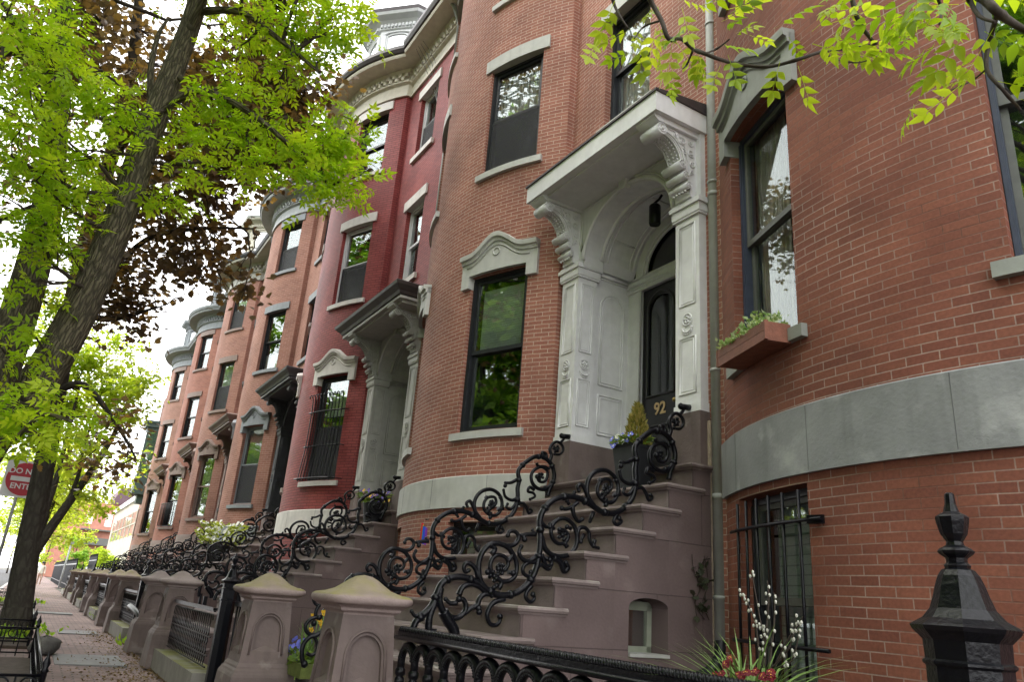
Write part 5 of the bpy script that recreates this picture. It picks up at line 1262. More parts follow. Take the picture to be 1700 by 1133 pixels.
for (px, py, sx, sy, n, X0, X1) in ((215, 60, 70, 60, 16, -15.5, -13.5), (330, 130, 60, 60, 14, -15, -12), (260, 200, 60, 60, 12, -15, -13), (420, 170, 60, 60, 15, -13.5, -11.5), (500, 170, 45, 50, 12, -12.5, -11.2), (450, 110, 60, 40, 14, -13, -11.4), (380, 240, 60, 50, 16, -13.5, -11.8), (500, 250, 50, 60, 26, -17, -14.5), (300, 260, 40, 60, 10, -14.5, -12.5), (210, 180, 40, 60, 10, -15.4, -14.4), (70, 80, 60, 70, 14, -17, -15), (60, 250, 60, 70, 12, -17, -15.4), (130, 20, 60, 40, 10, -16, -14.5), (340, 300, 80, 45, 16, -14, -12), (450, 270, 60, 40, 9, -13, -11.5), (220, 330, 60, 50, 10, -15, -13), (260, 430, 60, 50, 11, -15, -13), (330, 420, 50, 40, 7, -14, -12.5), (200, 520, 50, 45, 9, -15.2, -14), (170, 440, 40, 50, 8, -15.2, -14.2), (450, 30, 70, 30, 9, -13, -11.5), (130, 130, 50, 60, 7, -15.5, -14.5)):
    for k in range(n):
        cl.append(C(px + rg.normal(0, sx * .62), py + rg.normal(0, sy * .62), X0 + (X1 - X0) * rg.random(), .5, .8))
cl += [C(375, 480, -12.6, .4, .6), C(390, 455, -12.4, .35, .6), C(400, 500, -12.3, .3, .5), C(350, 455, -12.9, .35, .5), C(210, 760, -14.8, .3, .5), C(225, 720, -14.8, .3, .5), C(180, 790, -15, .35, .6), C(160, 730, -15.2, .35, .5), C(195, 690, -15, .3, .5), C(130, 770, -15.4, .3, .4), C(540, 120, -11.3, .4, .6), C(565, 140, -11.0, .3, .4), C(548, 165, -11.2, .3, .5)]
for _ in range(900):  # unseen clumps added above the view to block white sky in window reflections
    q = (-15.5 + ru.normal(0, 4), ru.uniform(-4, 3.6), 10.5 + ru.normal(0, 2.8))
    if not onframe(q, .8) and len(cl) < 500: cl.append((*q, .8, .8, .6, .8))
crown(map_, 'crown', cl, limbs, MAP_T, MAP_F, L_MAP, .135, TWIG, twigs=6, per=15, seed=8, spread=.65, roll=.45, tr=.011)

# -- overhanging ash branch at top right, part of a tree that stands behind the camera
oh = thing('overhanging_ash', 'lime green ash branches hanging into the top right of the view', 'tree', (1.6, -1.6, 0))
m = MB(); top = PD(1560, -300, 4.2)
t1 = [(1.6, -1.6, -.05), (1.55, -1.5, 1.2), (1.3, -1.1, 2.8), (.8, -.3, 4.4), (.3, .6, 5.2), (-.4, 1.4, 5.5), top]
trunk_mesh(m, t1, [.2, .16, .14, .12, .08, .05, .03]); m.build('trunk', BARK1, oh)
g = lambda pts, D, ox=1130, s_=2.982: [PD(ox + x / s_, y / s_, D + .12 * sin(i * 1.7)) for i, (x, y) in enumerate(pts)]
bs = [(g([(-205, -150), (-150, 0), (-95, 100), (-60, 190), (0, 190), (60, 240), (120, 265), (200, 295), (300, 320), (430, 330), (560, 300), (700, 255), (820, 240), (900, 230), (970, 215)], 3.3), .010), (g([(790, -200), (830, -60), (850, 0), (880, 100), (940, 190), (970, 215)], 3.2), .011),
      (g([(1360, -150), (1450, -40), (1510, 0), (1570, 60), (1640, 110), (1720, 155), (1850, 200)], 2.7), .016), (g([(1570, 65), (1530, 200), (1515, 340), (1600, 450), (1680, 540)], 2.7), .008), (g([(1400, -60), (1430, 0), (1480, 80), (1560, 108)], 2.65), .008),
      (g([(-340, -120), (-335, 0), (-300, 80), (-260, 140)], 3.5), .008), (g([(-95, 100), (-180, 130), (-230, 190)], 3.4), .005), (g([(60, 250), (30, 320), (10, 340)], 3.3), .005), (g([(120, 265), (180, 240), (240, 195)], 3.3), .005), (g([(1250, -60), (1290, 40), (1280, 120)], 2.8), .006), (g([(700, 255), (760, 290), (860, 310), (920, 300)], 3.2), .004), (g([(1515, 340), (1440, 400), (1330, 450), (1260, 500)], 2.7), .003)]
m = MB()
for P, r in bs:
    Q = smooth_path(P, 4); m.tube(Q, [r * (1 - .5 * i / len(Q)) * (1.25 if i % 9 == 4 else 1) for i in range(len(Q))], 6)
for P in (bs[0][0], bs[1][0], bs[2][0], bs[5][0], bs[9][0]):
    m.tube(branchy(t1[5] if P is not bs[5][0] else t1[6], P[0], RNG, .05, 6), .013, 6)
m.build('branches', TWIG, oh)
lp = []; ld = []; camR = Rm[:, 0]; camD = Rm[:, 1]; camF = Rm[:, 2]
def spray(px, py, D, ax, ay, n=1, jit=16):
    for k in range(max(1, int(n * .62 + RNG.random() * .6))):
        p = PD(px + RNG.normal(0, jit * 1.3), py - 8 + RNG.normal(0, jit * .7), D + RNG.normal(0, .12)); lp.append(p); ld.append(camR * ax + camD * ay + RNG.normal(0, .35, 3))
for a in ((1145, 50, 3.3, -.5, .4, 4), (1180, 45, 3.3, .6, -.2, 4), (1205, 60, 3.3, .8, .2, 4), (1190, 95, 3.3, -.2, .8, 3), (1160, 105, 3.3, -.3, 1, 4), (1230, 70, 3.3, 1, .1, 4), (1250, 40, 3.3, .9, -.3, 3), (1290, 70, 3.2, .9, -.3, 3), (1325, 45, 3.2, 1, -.5, 3), (1345, 75, 3.2, .6, .2, 4), (1370, 85, 3.2, .3, .5, 4), (1395, 70, 3.2, .9, 0, 3), (1400, 95, 3.2, .4, .9, 3), (1430, 85, 3.2, .8, .3, 4), (1455, 75, 3.1, 1, -.1, 3), (1480, 30, 3., .5, .2, 3), (1500, 40, 2.9, .2, .8, 3), (1520, 60, 2.9, .7, .4, 3), (1550, 30, 2.8, -.5, .6, 4), (1575, 20, 2.8, -.6, .3, 4), (1600, 50, 2.75, -.7, .7, 4), (1565, 70, 2.75, -.8, .4, 3), (1640, 40, 2.7, .5, .8, 4), (1660, 70, 2.7, .3, .7, 4), (1620, 140, 2.7, -.8, .5, 3), (1640, 125, 2.7, -.6, .3, 2), (1670, 130, 2.7, .8, .3, 3), (1690, 170, 2.7, .6, .7, 2), (1575, 150, 2.7, -.9, .5, 2), (1550, 165, 2.7, -.4, 1, 1),
          (1040, 30, 3.5, -.5, .7, 4), (1055, 55, 3.5, -.8, .3, 4), (1035, 85, 3.5, -.8, .4, 3), (1100, 20, 3.4, .3, .6, 4), (1080, 45, 3.4, .3, .9, 3), (1110, 75, 3.4, .3, .8, 3), (1085, 90, 3.4, -.2, 1, 3), (1135, 125, 3.3, .1, 1, 3), (1520, 5, 2.9, -.8, .3, 3), (1450, 5, 3., -.6, -.1, 3), (1690, 20, 2.7, .6, .1, 3), (1420, 25, 3.1, -.8, .5, 2), (1600, 5, 2.7, .6, -.1, 4), (1310, 95, 3.2, .5, 1, 1), (1330, 110, 3.2, .4, 1, 2), (1130, 10, 3.4, .6, -.3, 3)):
    spray(*a)
cl = []
for _ in range(600):  # unseen clumps over the camera, added for the near window's reflection
    q = (.6 + ru.normal(0, 2.2), -1.6 + ru.normal(0, 1.7), 6.2 + ru.normal(0, 1.7))
    if not onframe(q, .9) and len(cl) < 60 and q[2] > 3.6 and q[1] < 1.6: cl.append((*q, .9, .9, .6, .8))
crown(oh, 'crown', cl, [smooth_path(t1[3:], 4)], ASH_T, ASH_F, L_ASH, .24, TWIG, twigs=6, per=13, seed=31, spread=.3)
ld = np.array(ld); leaf_mesh('crown', ASHF_T, ASHF_F, lp, ld, (.148 * RNG.uniform(.55, 1.2, len(lp))), L_ASH2, oh, .45)

# -- slimmer forked street tree further on, and the trees beyond
def street_tree(label, base, stems, clumps, mat, T=SIM_T, F=SIM_F, size=.16, seed=1, twigs=9, per=26, r0=.16, spread=.5, group='street trees further along', name='street_tree', barkm=None):
    t = thing(name, label, 'tree', base, group); m = MB()
    for P, r in stems: trunk_mesh(m, P, list(np.linspace(r, r * .25, len(P))), 9)
    m.build('trunk', barkm or BARK2, t)
    crown(t, 'crown', clumps, [smooth_path(P, 4) for P, r in stems], T, F, mat, size, TWIG, twigs=twigs, per=per, seed=seed, spread=spread, roll=.6); return t
X3 = -30
street_tree('slim forked street tree with bright lime leaves behind the purple maple', (-30, -.1, 0), [([(-30, -.1, -.02), PX(48, 935, X3), PX(75, 890, X3), PX(112, 838, X3), PX(158, 772, X3), PX(190, 720, X3), PX(215, 660, X3)], .22), ([PX(55, 920, X3), PX(75, 850, X3), PX(92, 800, X3), PX(110, 730, X3), PX(130, 650, X3)], .15), ([PX(112, 838, X3), PX(130, 790, X3), PX(140, 740, X3), PX(170, 650, X3)], .09)],
            [C(px, py, X3 + dx, .9, w) for px, py, dx, w in ((130, 620, 0, 1), (170, 600, 1, 1), (200, 620, 1, 1), (220, 650, 2, .9), (150, 660, -1, 1), (190, 680, 0, 1), (110, 680, -1, 1), (130, 720, 0, .7), (235, 610, 2, .6), (90, 560, -1, 1), (140, 560, 0, 1), (180, 550, 1, .8), (100, 620, 0, 1), (210, 700, 1, .5), (225, 680, 2, .5), (120, 780, -1, .4), (160, 830, 0, .35), (90, 500, 0, .8), (130, 500, 0, .6), (70, 630, -1, 1), (210, 570, 2, .5), (40, 560, -2, 1), (30, 640, -2, 1), (50, 480, -2, 1), (150, 600, 1, 1), (180, 640, 0, 1), (160, 700, 0, 1), (200, 655, 1, 1), (230, 635, 2, .8), (120, 660, -1, 1), (145, 740, 1, .7), (90, 700, -1, .8), (80, 800, -1, .5), (130, 830, 0, .4), (175, 760, 1, .5))], L_FAR, size=.20, seed=21, per=34, twigs=9)
E2 = [(-44, -.2, 4.6, 3.4), (-58, -.4, 5.0, 3.6), (-75, -.3, 4.6, 3.8)]
for i, (x, y, h, r) in enumerate(E2):
    rr = np.random.default_rng(40 + i)
    cl = [(x + rr.normal(0, r * .55), y + rr.normal(0, r * .42) + .3, h + 1.2 + rr.normal(0, 1.3), 1.2, 1.2, .8, 1) for _ in range(34)]
    street_tree(('first', 'second', 'third')[i] + ' of the pale green street trees receding along the kerb', (x, y, 0), [([(x, y, 0), (x + .1, y + .1, 1.6), (x + .3, y + .3, 3), (x, y + .6, 5.5)], .17), ([(x + .2, y + .2, 2.4), (x - 1, y + 1.2, 5)], .1)], cl, L_FAR, size=.24, seed=50 + i, twigs=7, per=26, spread=.6)
for i, (x, y, z, r, mt) in enumerate(((-96, 4.2, 2.2, 1.8, L_FAR2), (-100, 6.6, 2.0, 1.5, L_FAR2), (-118, 1.5, 4.5, 3.2, L_FAR), (-128, 5.0, 5.2, 2.6, L_FAR), (-90, 6.5, 2.6, 1.4, L_FAR), (-150, -3, 6., 5., L_FAR))):
    rr = np.random.default_rng(80 + i)
    cl = [(x + rr.normal(0, r * .5), y + rr.normal(0, r * .5), z + rr.normal(0, r * .45), r * .4, r * .4, r * .35, 1) for _ in range(14)]
    lab = ('round green bush at the fence before the beige building', 'smaller green bush next to the beige building', 'pale tree at the end of the pavement in front of the red brick block', 'pale tree standing against the far red brick block', 'lime shrub in front of the beige building wall', 'tall pale tree farthest down the street')[i]
    street_tree(lab, (x, y, 0), [([(x, y, 0), (x + .1, y, z * .5), (x, y + .1, z)], .14)], cl, mt, size=.30, seed=90 + i, twigs=6, per=24, spread=.5, group=None, name='tree' if i > 1 and i != 4 else 'shrub')
# the far side of the street: seen mirrored in the windows
op = street_tree('green street tree across the road mirrored in the windows', (-7.5, -9.5, 0), [([(-7.5, -9.5, 0), (-7.5, -9.4, 2.2), (-7.3, -9.3, 7), (-7.4, -9.4, 15)], .2), ([(-7.5, -9.4, 2.4), (-8.6, -9.0, 5.5)], .1), ([(-7.5, -9.4, 2.6), (-6.2, -9.8, 6)], .1)],
     [(-7.5 + RNG.normal(0, 2.1), -9.4 + RNG.normal(0, 1.4), RNG.uniform(3.5, 17.5), 1.3, 1.3, 1.1, 1) for _ in range(90)], L_FAR2, size=.42, seed=70, twigs=8, per=44, group='trees across the road')
for k, x in enumerate((4.5, -1.5, -14, -21, -29, -38)): dup(op, (x + 7.5, -.4 + .5 * (k % 2), 0), 'green street tree across the road mirrored in the windows', 'trees across the road')
opb = thing('row_house', 'brick house across the road mirrored in the windows', 'house', (-2, -19, 0), 'houses across the road')
m = MB(); m.box(-5, 1.9, -26, -19, 0, 10.5); w_ = m.build('brick_wall', basic('far brick', (.30, .13, .10), .85, .15, 3, .1), opb)
m = MB()
for k in range(3):
    for z in (2, 5.2, 8): m.box(-4.2 + k * 2.2, -3.2 + k * 2.2, -19.02, -18.97, z, z + 1.9)
m.build('window', GLASS2, w_)
m = MB(); m.box(-5.05, 1.95, -26, -18.7, 10.5, 11.1); m.build('cornice', T_CREAM, opb)
for k in range(1, 6): dup(opb, (-7.1 * k, 0, 0), 'brick house across the road mirrored in the windows')

# ------------------------------------------------------------------ ground
def sheet(name, x0, x1, y0, y1, z, mat, uvs=1., kind='structure', nx=1):
    m = MB(); m.quad((x0, y0, z), (x1, y0, z), (x1, y1, z), (x0, y1, z), [(x0 * uvs, y0 * uvs), (x1 * uvs, y0 * uvs), (x1 * uvs, y1 * uvs), (x0 * uvs, y1 * uvs)]); o = m.build(name, mat); tag(o, kind=kind); return o
BW = brick('pavement brick', (.27, .19, .175), (.17, .118, .11), (.085, .075, .07), bw=.205, rh=.102, ms=.010, var=.28, bump=.6, dirt=((.17, .13, .115), .45, .7, 3))
ASPH = basic('asphalt', (.052, .052, .054), .9, .2, 40, .3)
GRAN = basic('granite kerb stone', (.30, .29, .28), .8, .15, 30, .3)
EARTH = basic('garden earth', (.06, .045, .035), .95, .3, 14, .9, 25)
sheet('ground', -600, 400, -300, 400, -.06, basic('dull ground', (.10, .095, .08), .95, .2, 3, .2))
sheet('road', -300, 60, -8.2, -1.15, -.05, ASPH)
m = MB(); m.box(-300, 60, -1.15, -1.0, -.1, .0); m.box(-300, 60, -8.4, -8.2, -.1, .0); tag(m.build('kerb', GRAN), kind='structure')
# brick pavement with gentle heaves
m = MB(); xs = list(np.arange(-62, 12.1, .5)); ys = list(np.linspace(-1.0, 1.72, 9))
hz = lambda x, y: .012 * sin(x * .9) * cos(y * 1.3) + .01 * sin(x * .37 + y) 
for i in range(len(xs) - 1):
    for j in range(8):
        q = [(xs[i], ys[j]), (xs[i + 1], ys[j]), (xs[i + 1], ys[j + 1]), (xs[i], ys[j + 1])]; m.quad(*[(x, y, hz(x, y) - .012) for x, y in q], [(y, x) for x, y in q])
tag(m.build('pavement', BW), kind='structure')
sheet('pavement_far', -300, -62, -1.0, 2.2, -.012, BW)
sheet('far_pavement', -300, 60, -12, -8.4, -.01, BW)
sheet('garden', -47, 12, 1.72, 5.2, -.004, EARTH)
SLB = basic('grey stone slab', (.19, .19, .19), .8, .12, 8, .25)
m = MB()
for x0, x1, y0, y1 in ((-13.3, -11.9, .55, 1.4), (-18.6, -17.6, .75, 1.45), (-26, -25.2, .3, 1.3)): m.box(x0, x1, y0, y1, -.05, .014)
tag(m.build('stone_slab', SLB), kind='structure')
# dry leaves and seeds swept against the piers
lf = []; 
for k in range(1500):
    c = [(-11.2, 1.5, .9, .3), (-13.5, 1.45, 1.3, .25), (-16.8, 1.45, 1.2, .2), (-10.2, 1.2, .6, .3)][k % 4]; x, y = c[0] + RNG.normal(0, c[2]), min(1.65, c[1] + RNG.normal(0, c[3])); lf.append((x, y, hz(x, y) + .004 + .02 * RNG.random()))
d = RNG.normal(0, 1, (len(lf), 3)); d[:, 2] *= .2
lo = leaf_mesh('dry_leaves', SIM_T, SIM_F, lf, d, .05 * RNG.uniform(.4, 1.1, len(lf)), leafmat('dry brown leaves', [(.10, .065, .035), (.17, .115, .06), (.2, .155, .08)], .1, .8, .1), None, .5); tag(lo, 'scatter of dry brown leaves and seeds on the pavement by the piers', 'leaf litter', kind='stuff')

# ------------------------------------------------------------------ low iron guards round the tree pits
def guard(label, x0, x1, y0, y1, ornate=True):
    g = thing('tree_guard', label, 'tree guard', ((x0 + x1) / 2, (y0 + y1) / 2, 0), 'iron tree pit guards'); m = MB(); h = .40
    cs = [(x0, y0), (x1, y0), (x1, y1), (x0, y1)]
    for i in range(4):
        a, b = S((*cs[i], 0)), S((*cs[(i + 1) % 4], 0)); L = (b - a).length; t = (b - a) / L
        for z in (h, h - .13, .10): m.tube([a + S((0, 0, z)), b + S((0, 0, z))], .011, 5)
        n = int(L / .17)
        for k in range(n + 1):
            p = a + t * L * k / n; m.tube([p + S((0, 0, .06)), p + S((0, 0, h))], .008, 5)
            if k < n:
                c = p + t * L / n / 2 + S((0, 0, h - .065)); m.tube([c + t * .052 * cos(q) + S((0, 0, .052 * sin(q))) for q in [2 * pi * j / 12 for j in range(13)]], .007, 4)
    m.build('rails', IRON, g)
    for x, y in cs: m = MB(); m.lathe([(.022, 0), (.022, h + .02), (.032, h + .03), (.018, h + .05), (.03, h + .085), (.012, h + .13), (.002, h + .17)], (x, y, 0), 8); m.build('corner_post', IRON, g)
    m = MB(); m.box(x0 - .03, x1 + .03, y0 - .03, y1 + .03, -.04, .04); m.build('pit_kerb', EARTH, g)
guard('ornate low iron tree guard around the leaning ash at the lower left corner', -12.3, -7.0, -.95, .27)
guard('low iron tree guard around the purple maple trunk', -18.0, -14.1, -.9, .24)
guard('low iron tree guard around the slim forked tree', -32, -28.6, -.9, .2)
def tufts(name, label, pts, n, mat, size, cat):
    p = []; d = []
    for x, y, r in pts:
        for _ in range(n): p.append((x + RNG.normal(0, r), y + RNG.normal(0, r * .7), .05 + .12 * RNG.random())); d.append((RNG.normal(0, .6), RNG.normal(0, .6), 1))
    return tag(leaf_mesh(name, SIM_T, SIM_F, p, d, size * RNG.uniform(.6, 1.2, len(p)), mat, None, .8), label, cat, kind='stuff')
tufts('ground_cover', 'green weeds and ivy growing inside the tree guards', [(-15.2, -.2, .45), (-16.8, -.1, .5), (-29.5, -.2, .5)], 160, L_FAR2, .13, 'ground cover')
tufts('ivy', 'ivy and weeds in the small front gardens', [(-15.4, 2.3, .4), (-16.4, 2.6, .5), (-22.4, 2.2, .5), (-14.6, 1.78, .15), (-9.6, 2.6, .4)], 110, L_FAR2, .13, 'ground cover')
m = MB(); rs = np.random.default_rng(3); m.lathe([(.02, 0.0), (.20, .02), (.235, .09), (.21, .17), (.14, .225), (.0, .24)], (0, 0, 0), 11)
m.v = [(-13.25 + x * 1.25 + rs.normal(0, .018), .42 + y * .8 + rs.normal(0, .018), z + rs.normal(0, .012)) for x, y, z in m.v]; tag(m.build('rock', basic('dark grey rock', (.11, .105, .10), .9, .25, 9, .9)), 'dark grey rock on the pavement between the two tree guards', 'rock')

# ------------------------------------------------------------------ do not enter sign
sg = thing('traffic_sign', 'white square do not enter sign with a red disc half hidden by the maple trunk', 'sign', (-20.05, -.62, 0))
m = MB(); m.tube([(-20.05, -.62, 0), (-20.05, -.62, zz(2.5))], .03, 8); m.build('pole', basic('galvanised steel', (.35, .36, .37), .45, .1, 20, .1, metal=.6), sg)
m = MB(); cy, cz, hh = -.55, zz(1.83), .40; m.box(-20.012, -20.0, cy - hh, cy + hh, cz - hh, cz + hh); m.build('panel', basic('white sign face', (.66, .67, .68), .4, .04, 9, 0), sg)
m = MB(); m.prism([(cy + .36 * cos(2 * pi * k / 40), cz + .36 * sin(2 * pi * k / 40)) for k in range(40)], (-19.998, -19.994), lambda u, v, w: (w, u, v)); m.build('disc', basic('red sign face', (.42, .012, .03), .4, .05, 9, 0), sg)
m = MB(); m.box(-19.992, -19.989, cy - .27, cy + .27, cz - .05, cz + .05); m.build('bar', MATS['white sign face'], sg)
def lettering(txt, size, parent, name, fn, mat, ext=.002):
    cu = bpy.data.curves.new('t', 'FONT'); cu.body = txt; cu.size = size; cu.extrude = ext; cu.align_x = 'CENTER'; cu.align_y = 'CENTER'; cu.offset = .003
    to = bpy.data.objects.new('t', cu); COL.objects.link(to); dg = bpy.context.evaluated_depsgraph_get(); me = bpy.data.meshes.new_from_object(to.evaluated_get(dg)); bpy.data.objects.remove(to)
    L = ROOT[parent.name]
    for v in me.vertices: v.co = Vector(fn(*v.co)) - L
    me.materials.clear(); me.materials.append(mat); o = bpy.data.objects.new(name, me); COL.objects.link(o); o.parent = parent; return o
lettering('DO NOT', .165, sg, 'lettering', lambda x, y, z: (-19.990 + z, cy + x, cz + .165 + y), MATS['white sign face'])
lettering('ENTER', .165, sg, 'lettering', lambda x, y, z: (-19.990 + z, cy + x, cz - .165 + y), MATS['white sign face'])

# ------------------------------------------------------------------ planters and flowers
def blades(m, base, n, L, spread, w=.012, rng=RNG, droop=.5):
    for _ in range(n):
        a = rng.random() * 2 * pi; s_ = spread * (.25 + .9 * rng.random()); l = L * (.6 + .5 * rng.random()); P = []
        d = S((cos(a), sin(a), 0)); sd = S((-sin(a), cos(a), 0)); b = S(base) + S((rng.normal(0, .03), rng.normal(0, .03), 0))
        for k in range(6):
            t = k / 5; P.append(b + d * s_ * l * t * (.6 + t) + S((0, 0, l * (t - droop * s_ * t * t))))
        for k in range(5):
            w0, w1 = w * (1 - (k / 5) ** 2), w * (1 - ((k + 1) / 5) ** 2); m.quad(P[k] - sd * w0, P[k] + sd * w0, P[k + 1] + sd * w1, P[k + 1] - sd * w1, None, True)
def pansy(m, c, r, nrm, rng=RNG):
    nn = S(nrm).normalized(); a = nn.orthogonal().normalized(); b = nn.cross(a)
    for k in range(5):
        q = 2 * pi * k / 5; d = a * cos(q) + b * sin(q); e = nn.cross(d); C0 = S(c)
        m.add([C0, C0 + d * r * .6 + e * r * .5 + nn * r * .15, C0 + d * r * 1.05 + nn * r * .05, C0 + d * r * .6 - e * r * .5 + nn * r * .15], [(0, 1, 2, 3)], None, False)
G_BLADE = basic('strappy green leaf', (.13, .22, .05), .5, .25, 12, 0); G_LEAF = leafmat('planter green leaves', [(.06, .12, .02), (.12, .2, .03), (.2, .28, .05)], .35)
P_BLUE = basic('violet blue petals', (.16, .18, .62), .6, .25, 30, 0); P_WHITE = basic('pale petals', (.68, .68, .60), .6, .1, 30, 0); P_RED = basic('crimson petals', (.15, .003, .014), .55, .2, 30, 0); P_YEL = basic('yellow petals', (.75, .45, .03), .6, .15, 30, 0); P_VIO = basic('deep purple petals', (.09, .05, .30), .6, .2, 30, 0)
# tall black planter on the stoop of 92
pl = thing('planter', 'tall tapered black planter with a golden conifer and blue pansies by the 92 door', 'planter', (-5.52, 4.72, zz(1.10)))
m = MB(); z0 = zz(1.10); m.lathe([(.105, z0), (.145, z0 + .41), (.153, z0 + .41), (.153, z0 + .44), (.13, z0 + .44), (.125, z0 + .40)], (-5.62, 4.72, 0), square=True, smooth=False); m.build('pot', basic('matt black planter', (.022, .024, .028), .55, .15, 20, .1), pl)
p = []; d = []
for _ in range(1500):
    h = RNG.random() ** 1.2; r = .135 * (1 - h) ** .75 * RNG.random() ** .35; a = RNG.random() * 2 * pi; p.append((-5.60 + r * cos(a), 4.74 + r * sin(a), z0 + .42 + .43 * h)); d.append((cos(a) * .7, sin(a) * .7, 1.1))
leaf_mesh('conifer', SIM_T * np.array([1, .55, 1]), SIM_F, p, d, .055 * RNG.uniform(.6, 1.2, len(p)), leafmat('golden conifer scales', [(.14, .15, .03), (.30, .27, .07), (.46, .36, .13)], .25, .6, .2), pl, .8)
m = MB(); p = []; d = []
for _ in range(260): a = RNG.random() * 2 * pi; r = .18 * RNG.random() ** .5; p.append((-5.62 + r * cos(a), 4.70 + r * sin(a), z0 + .42 + .10 * RNG.random())); d.append((cos(a), sin(a), .2))
leaf_mesh('foliage', SIM_T, SIM_F, p, d, .07 * RNG.uniform(.6, 1.1, len(p)), G_LEAF, pl, .7)
mw = MB()
for k in range(20):
    a = pi * .85 + pi * 1.0 * RNG.random(); r = .10 + .11 * RNG.random(); c = (-5.62 + r * cos(a), 4.70 + r * sin(a), z0 + .42 + .12 * RNG.random() - (.08 if r > .2 else 0)); pansy(m if k % 4 else mw, c, .033, (cos(a) * .6 + .2, sin(a) - .3, .5)); 
    pansy(mw, (c[0] + .004, c[1] - .006, c[2] + .003), .011, (cos(a) * .6 + .2, sin(a) - .3, .5))
m.build('pansies', P_BLUE, pl); mw.build('pansy_centres', P_WHITE, pl)
# planter by the red house's door
pl2 = thing('planter', 'dark pot of purple and yellow pansies beside the red house door', 'planter', (-12.35, 4.75, zz(1.10)))
m = MB(); m.lathe([(.14, zz(1.10)), (.19, zz(1.42)), (.20, zz(1.46)), (.17, zz(1.46))], (-12.35, 4.72, 0), 12); m.build('pot', MATS['matt black planter'], pl2)
m1, m2 = MB(), MB(); p = []; d = []
for k in range(46):
    a = RNG.random() * 2 * pi; r = .26 * RNG.random() ** .5; c = (-12.35 + r * cos(a), 4.70 + r * sin(a), zz(1.5) + .16 * RNG.random()); pansy(m1 if k % 3 else m2, c, .035, (.4, -1, .5)); p.append((c[0], c[1], c[2] - .06)); d.append((cos(a), sin(a), .2)); p.append((c[0] + .05, c[1], c[2] - .1)); d.append((sin(a), -1, .2))
m1.build('purple_pansies', P_VIO, pl2); m2.build('yellow_pansies', P_YEL, pl2); leaf_mesh('foliage', SIM_T, SIM_F, p, d, .1, G_LEAF, pl2, .7)
# big flower tub in front of the blue grey hooded house
pl3 = thing('flower_tub', 'tub of pale yellow and white blossoms on the stoop of the orange brick house', 'planter', (-20.6, 3.9, zz(.44)))
m = MB(); m.lathe([(.2, zz(.44)), (.27, zz(.85)), (.28, zz(.88)), (.24, zz(.88))], (-20.6, 3.9, 0), 12); m.build('pot', MATS['matt black planter'], pl3)
p = []; d = []; m1 = MB()
for k in range(420):
    a = RNG.random() * 2 * pi; r = .55 * RNG.random() ** .5; h = .5 * RNG.random(); p.append((-20.6 + r * cos(a) * (1 - h * .5), 3.9 + r * sin(a), zz(.88) + h)); d.append((cos(a), sin(a), .6))
    if k % 5 == 0: pansy(m1, (p[-1][0], p[-1][1] - .02, p[-1][2] + .08), .045, (.6, -.8, .5))
leaf_mesh('foliage', SIM_T, SIM_F, p, d, .14 * RNG.uniform(.6, 1.1, len(p)), leafmat('yellow green planter leaves', [(.16, .22, .03), (.3, .36, .06), (.42, .46, .12)], .35), pl3, .7); m1.build('blossoms', P_WHITE, pl3)
# low mossy trough with daffodils on the bottom step of 92
bx, by, bz = -6.95, 2.2, zz(-.70)
tr = thing('flower_trough', 'low mossy trough of blue pansies and yellow daffodils on the bottom steps of 92', 'planter', (bx, by, bz))
m = MB(); m.obox((bx, by, bz + .055), (.34, 0, 0), (0, .12, 0), (0, 0, .055)); m.build('trough', basic('mossy trough', (.10, .125, .03), .9, .3, 12, .6), tr)
m = MB(); blades(m, (bx + .12, by, bz + .1), 26, .42, .35, .011); m.build('daffodil_leaves', G_BLADE, tr); m1, m2, m3 = MB(), MB(), MB()
for k in range(6):
    x = bx + .02 + .26 * RNG.random(); z = bz + .36 + .16 * RNG.random(); y = by - .05 + .1 * RNG.random(); m3.tube([(x, y, bz + .1), (x + .01, y, z)], .005, 4); pansy(m1, (x + .01, y, z), .026, (.5, -1, .1)); m1.lathe([(.008, 0), (.013, .02)], (x + .015, y - .018, z), 7)
for k in range(30):
    c = (bx - .3 + .36 * RNG.random(), by - .14 + .2 * RNG.random(), bz + .12 + .16 * RNG.random()); pansy(m2, c, .025, (.5, -1, .5))
m1.build('daffodils', P_YEL, tr); m2.build('pansies', P_BLUE, tr); m3.build('stalks', G_BLADE, tr); p = [(bx - .32 + .62 * RNG.random(), by - .12 + .24 * RNG.random(), bz + .1 + .08 * RNG.random()) for _ in range(240)]
leaf_mesh('foliage', SIM_T, SIM_F, p, RNG.normal(0, 1, (240, 3)) + np.array([0, 0, .8]), .07, G_LEAF, tr, .8)
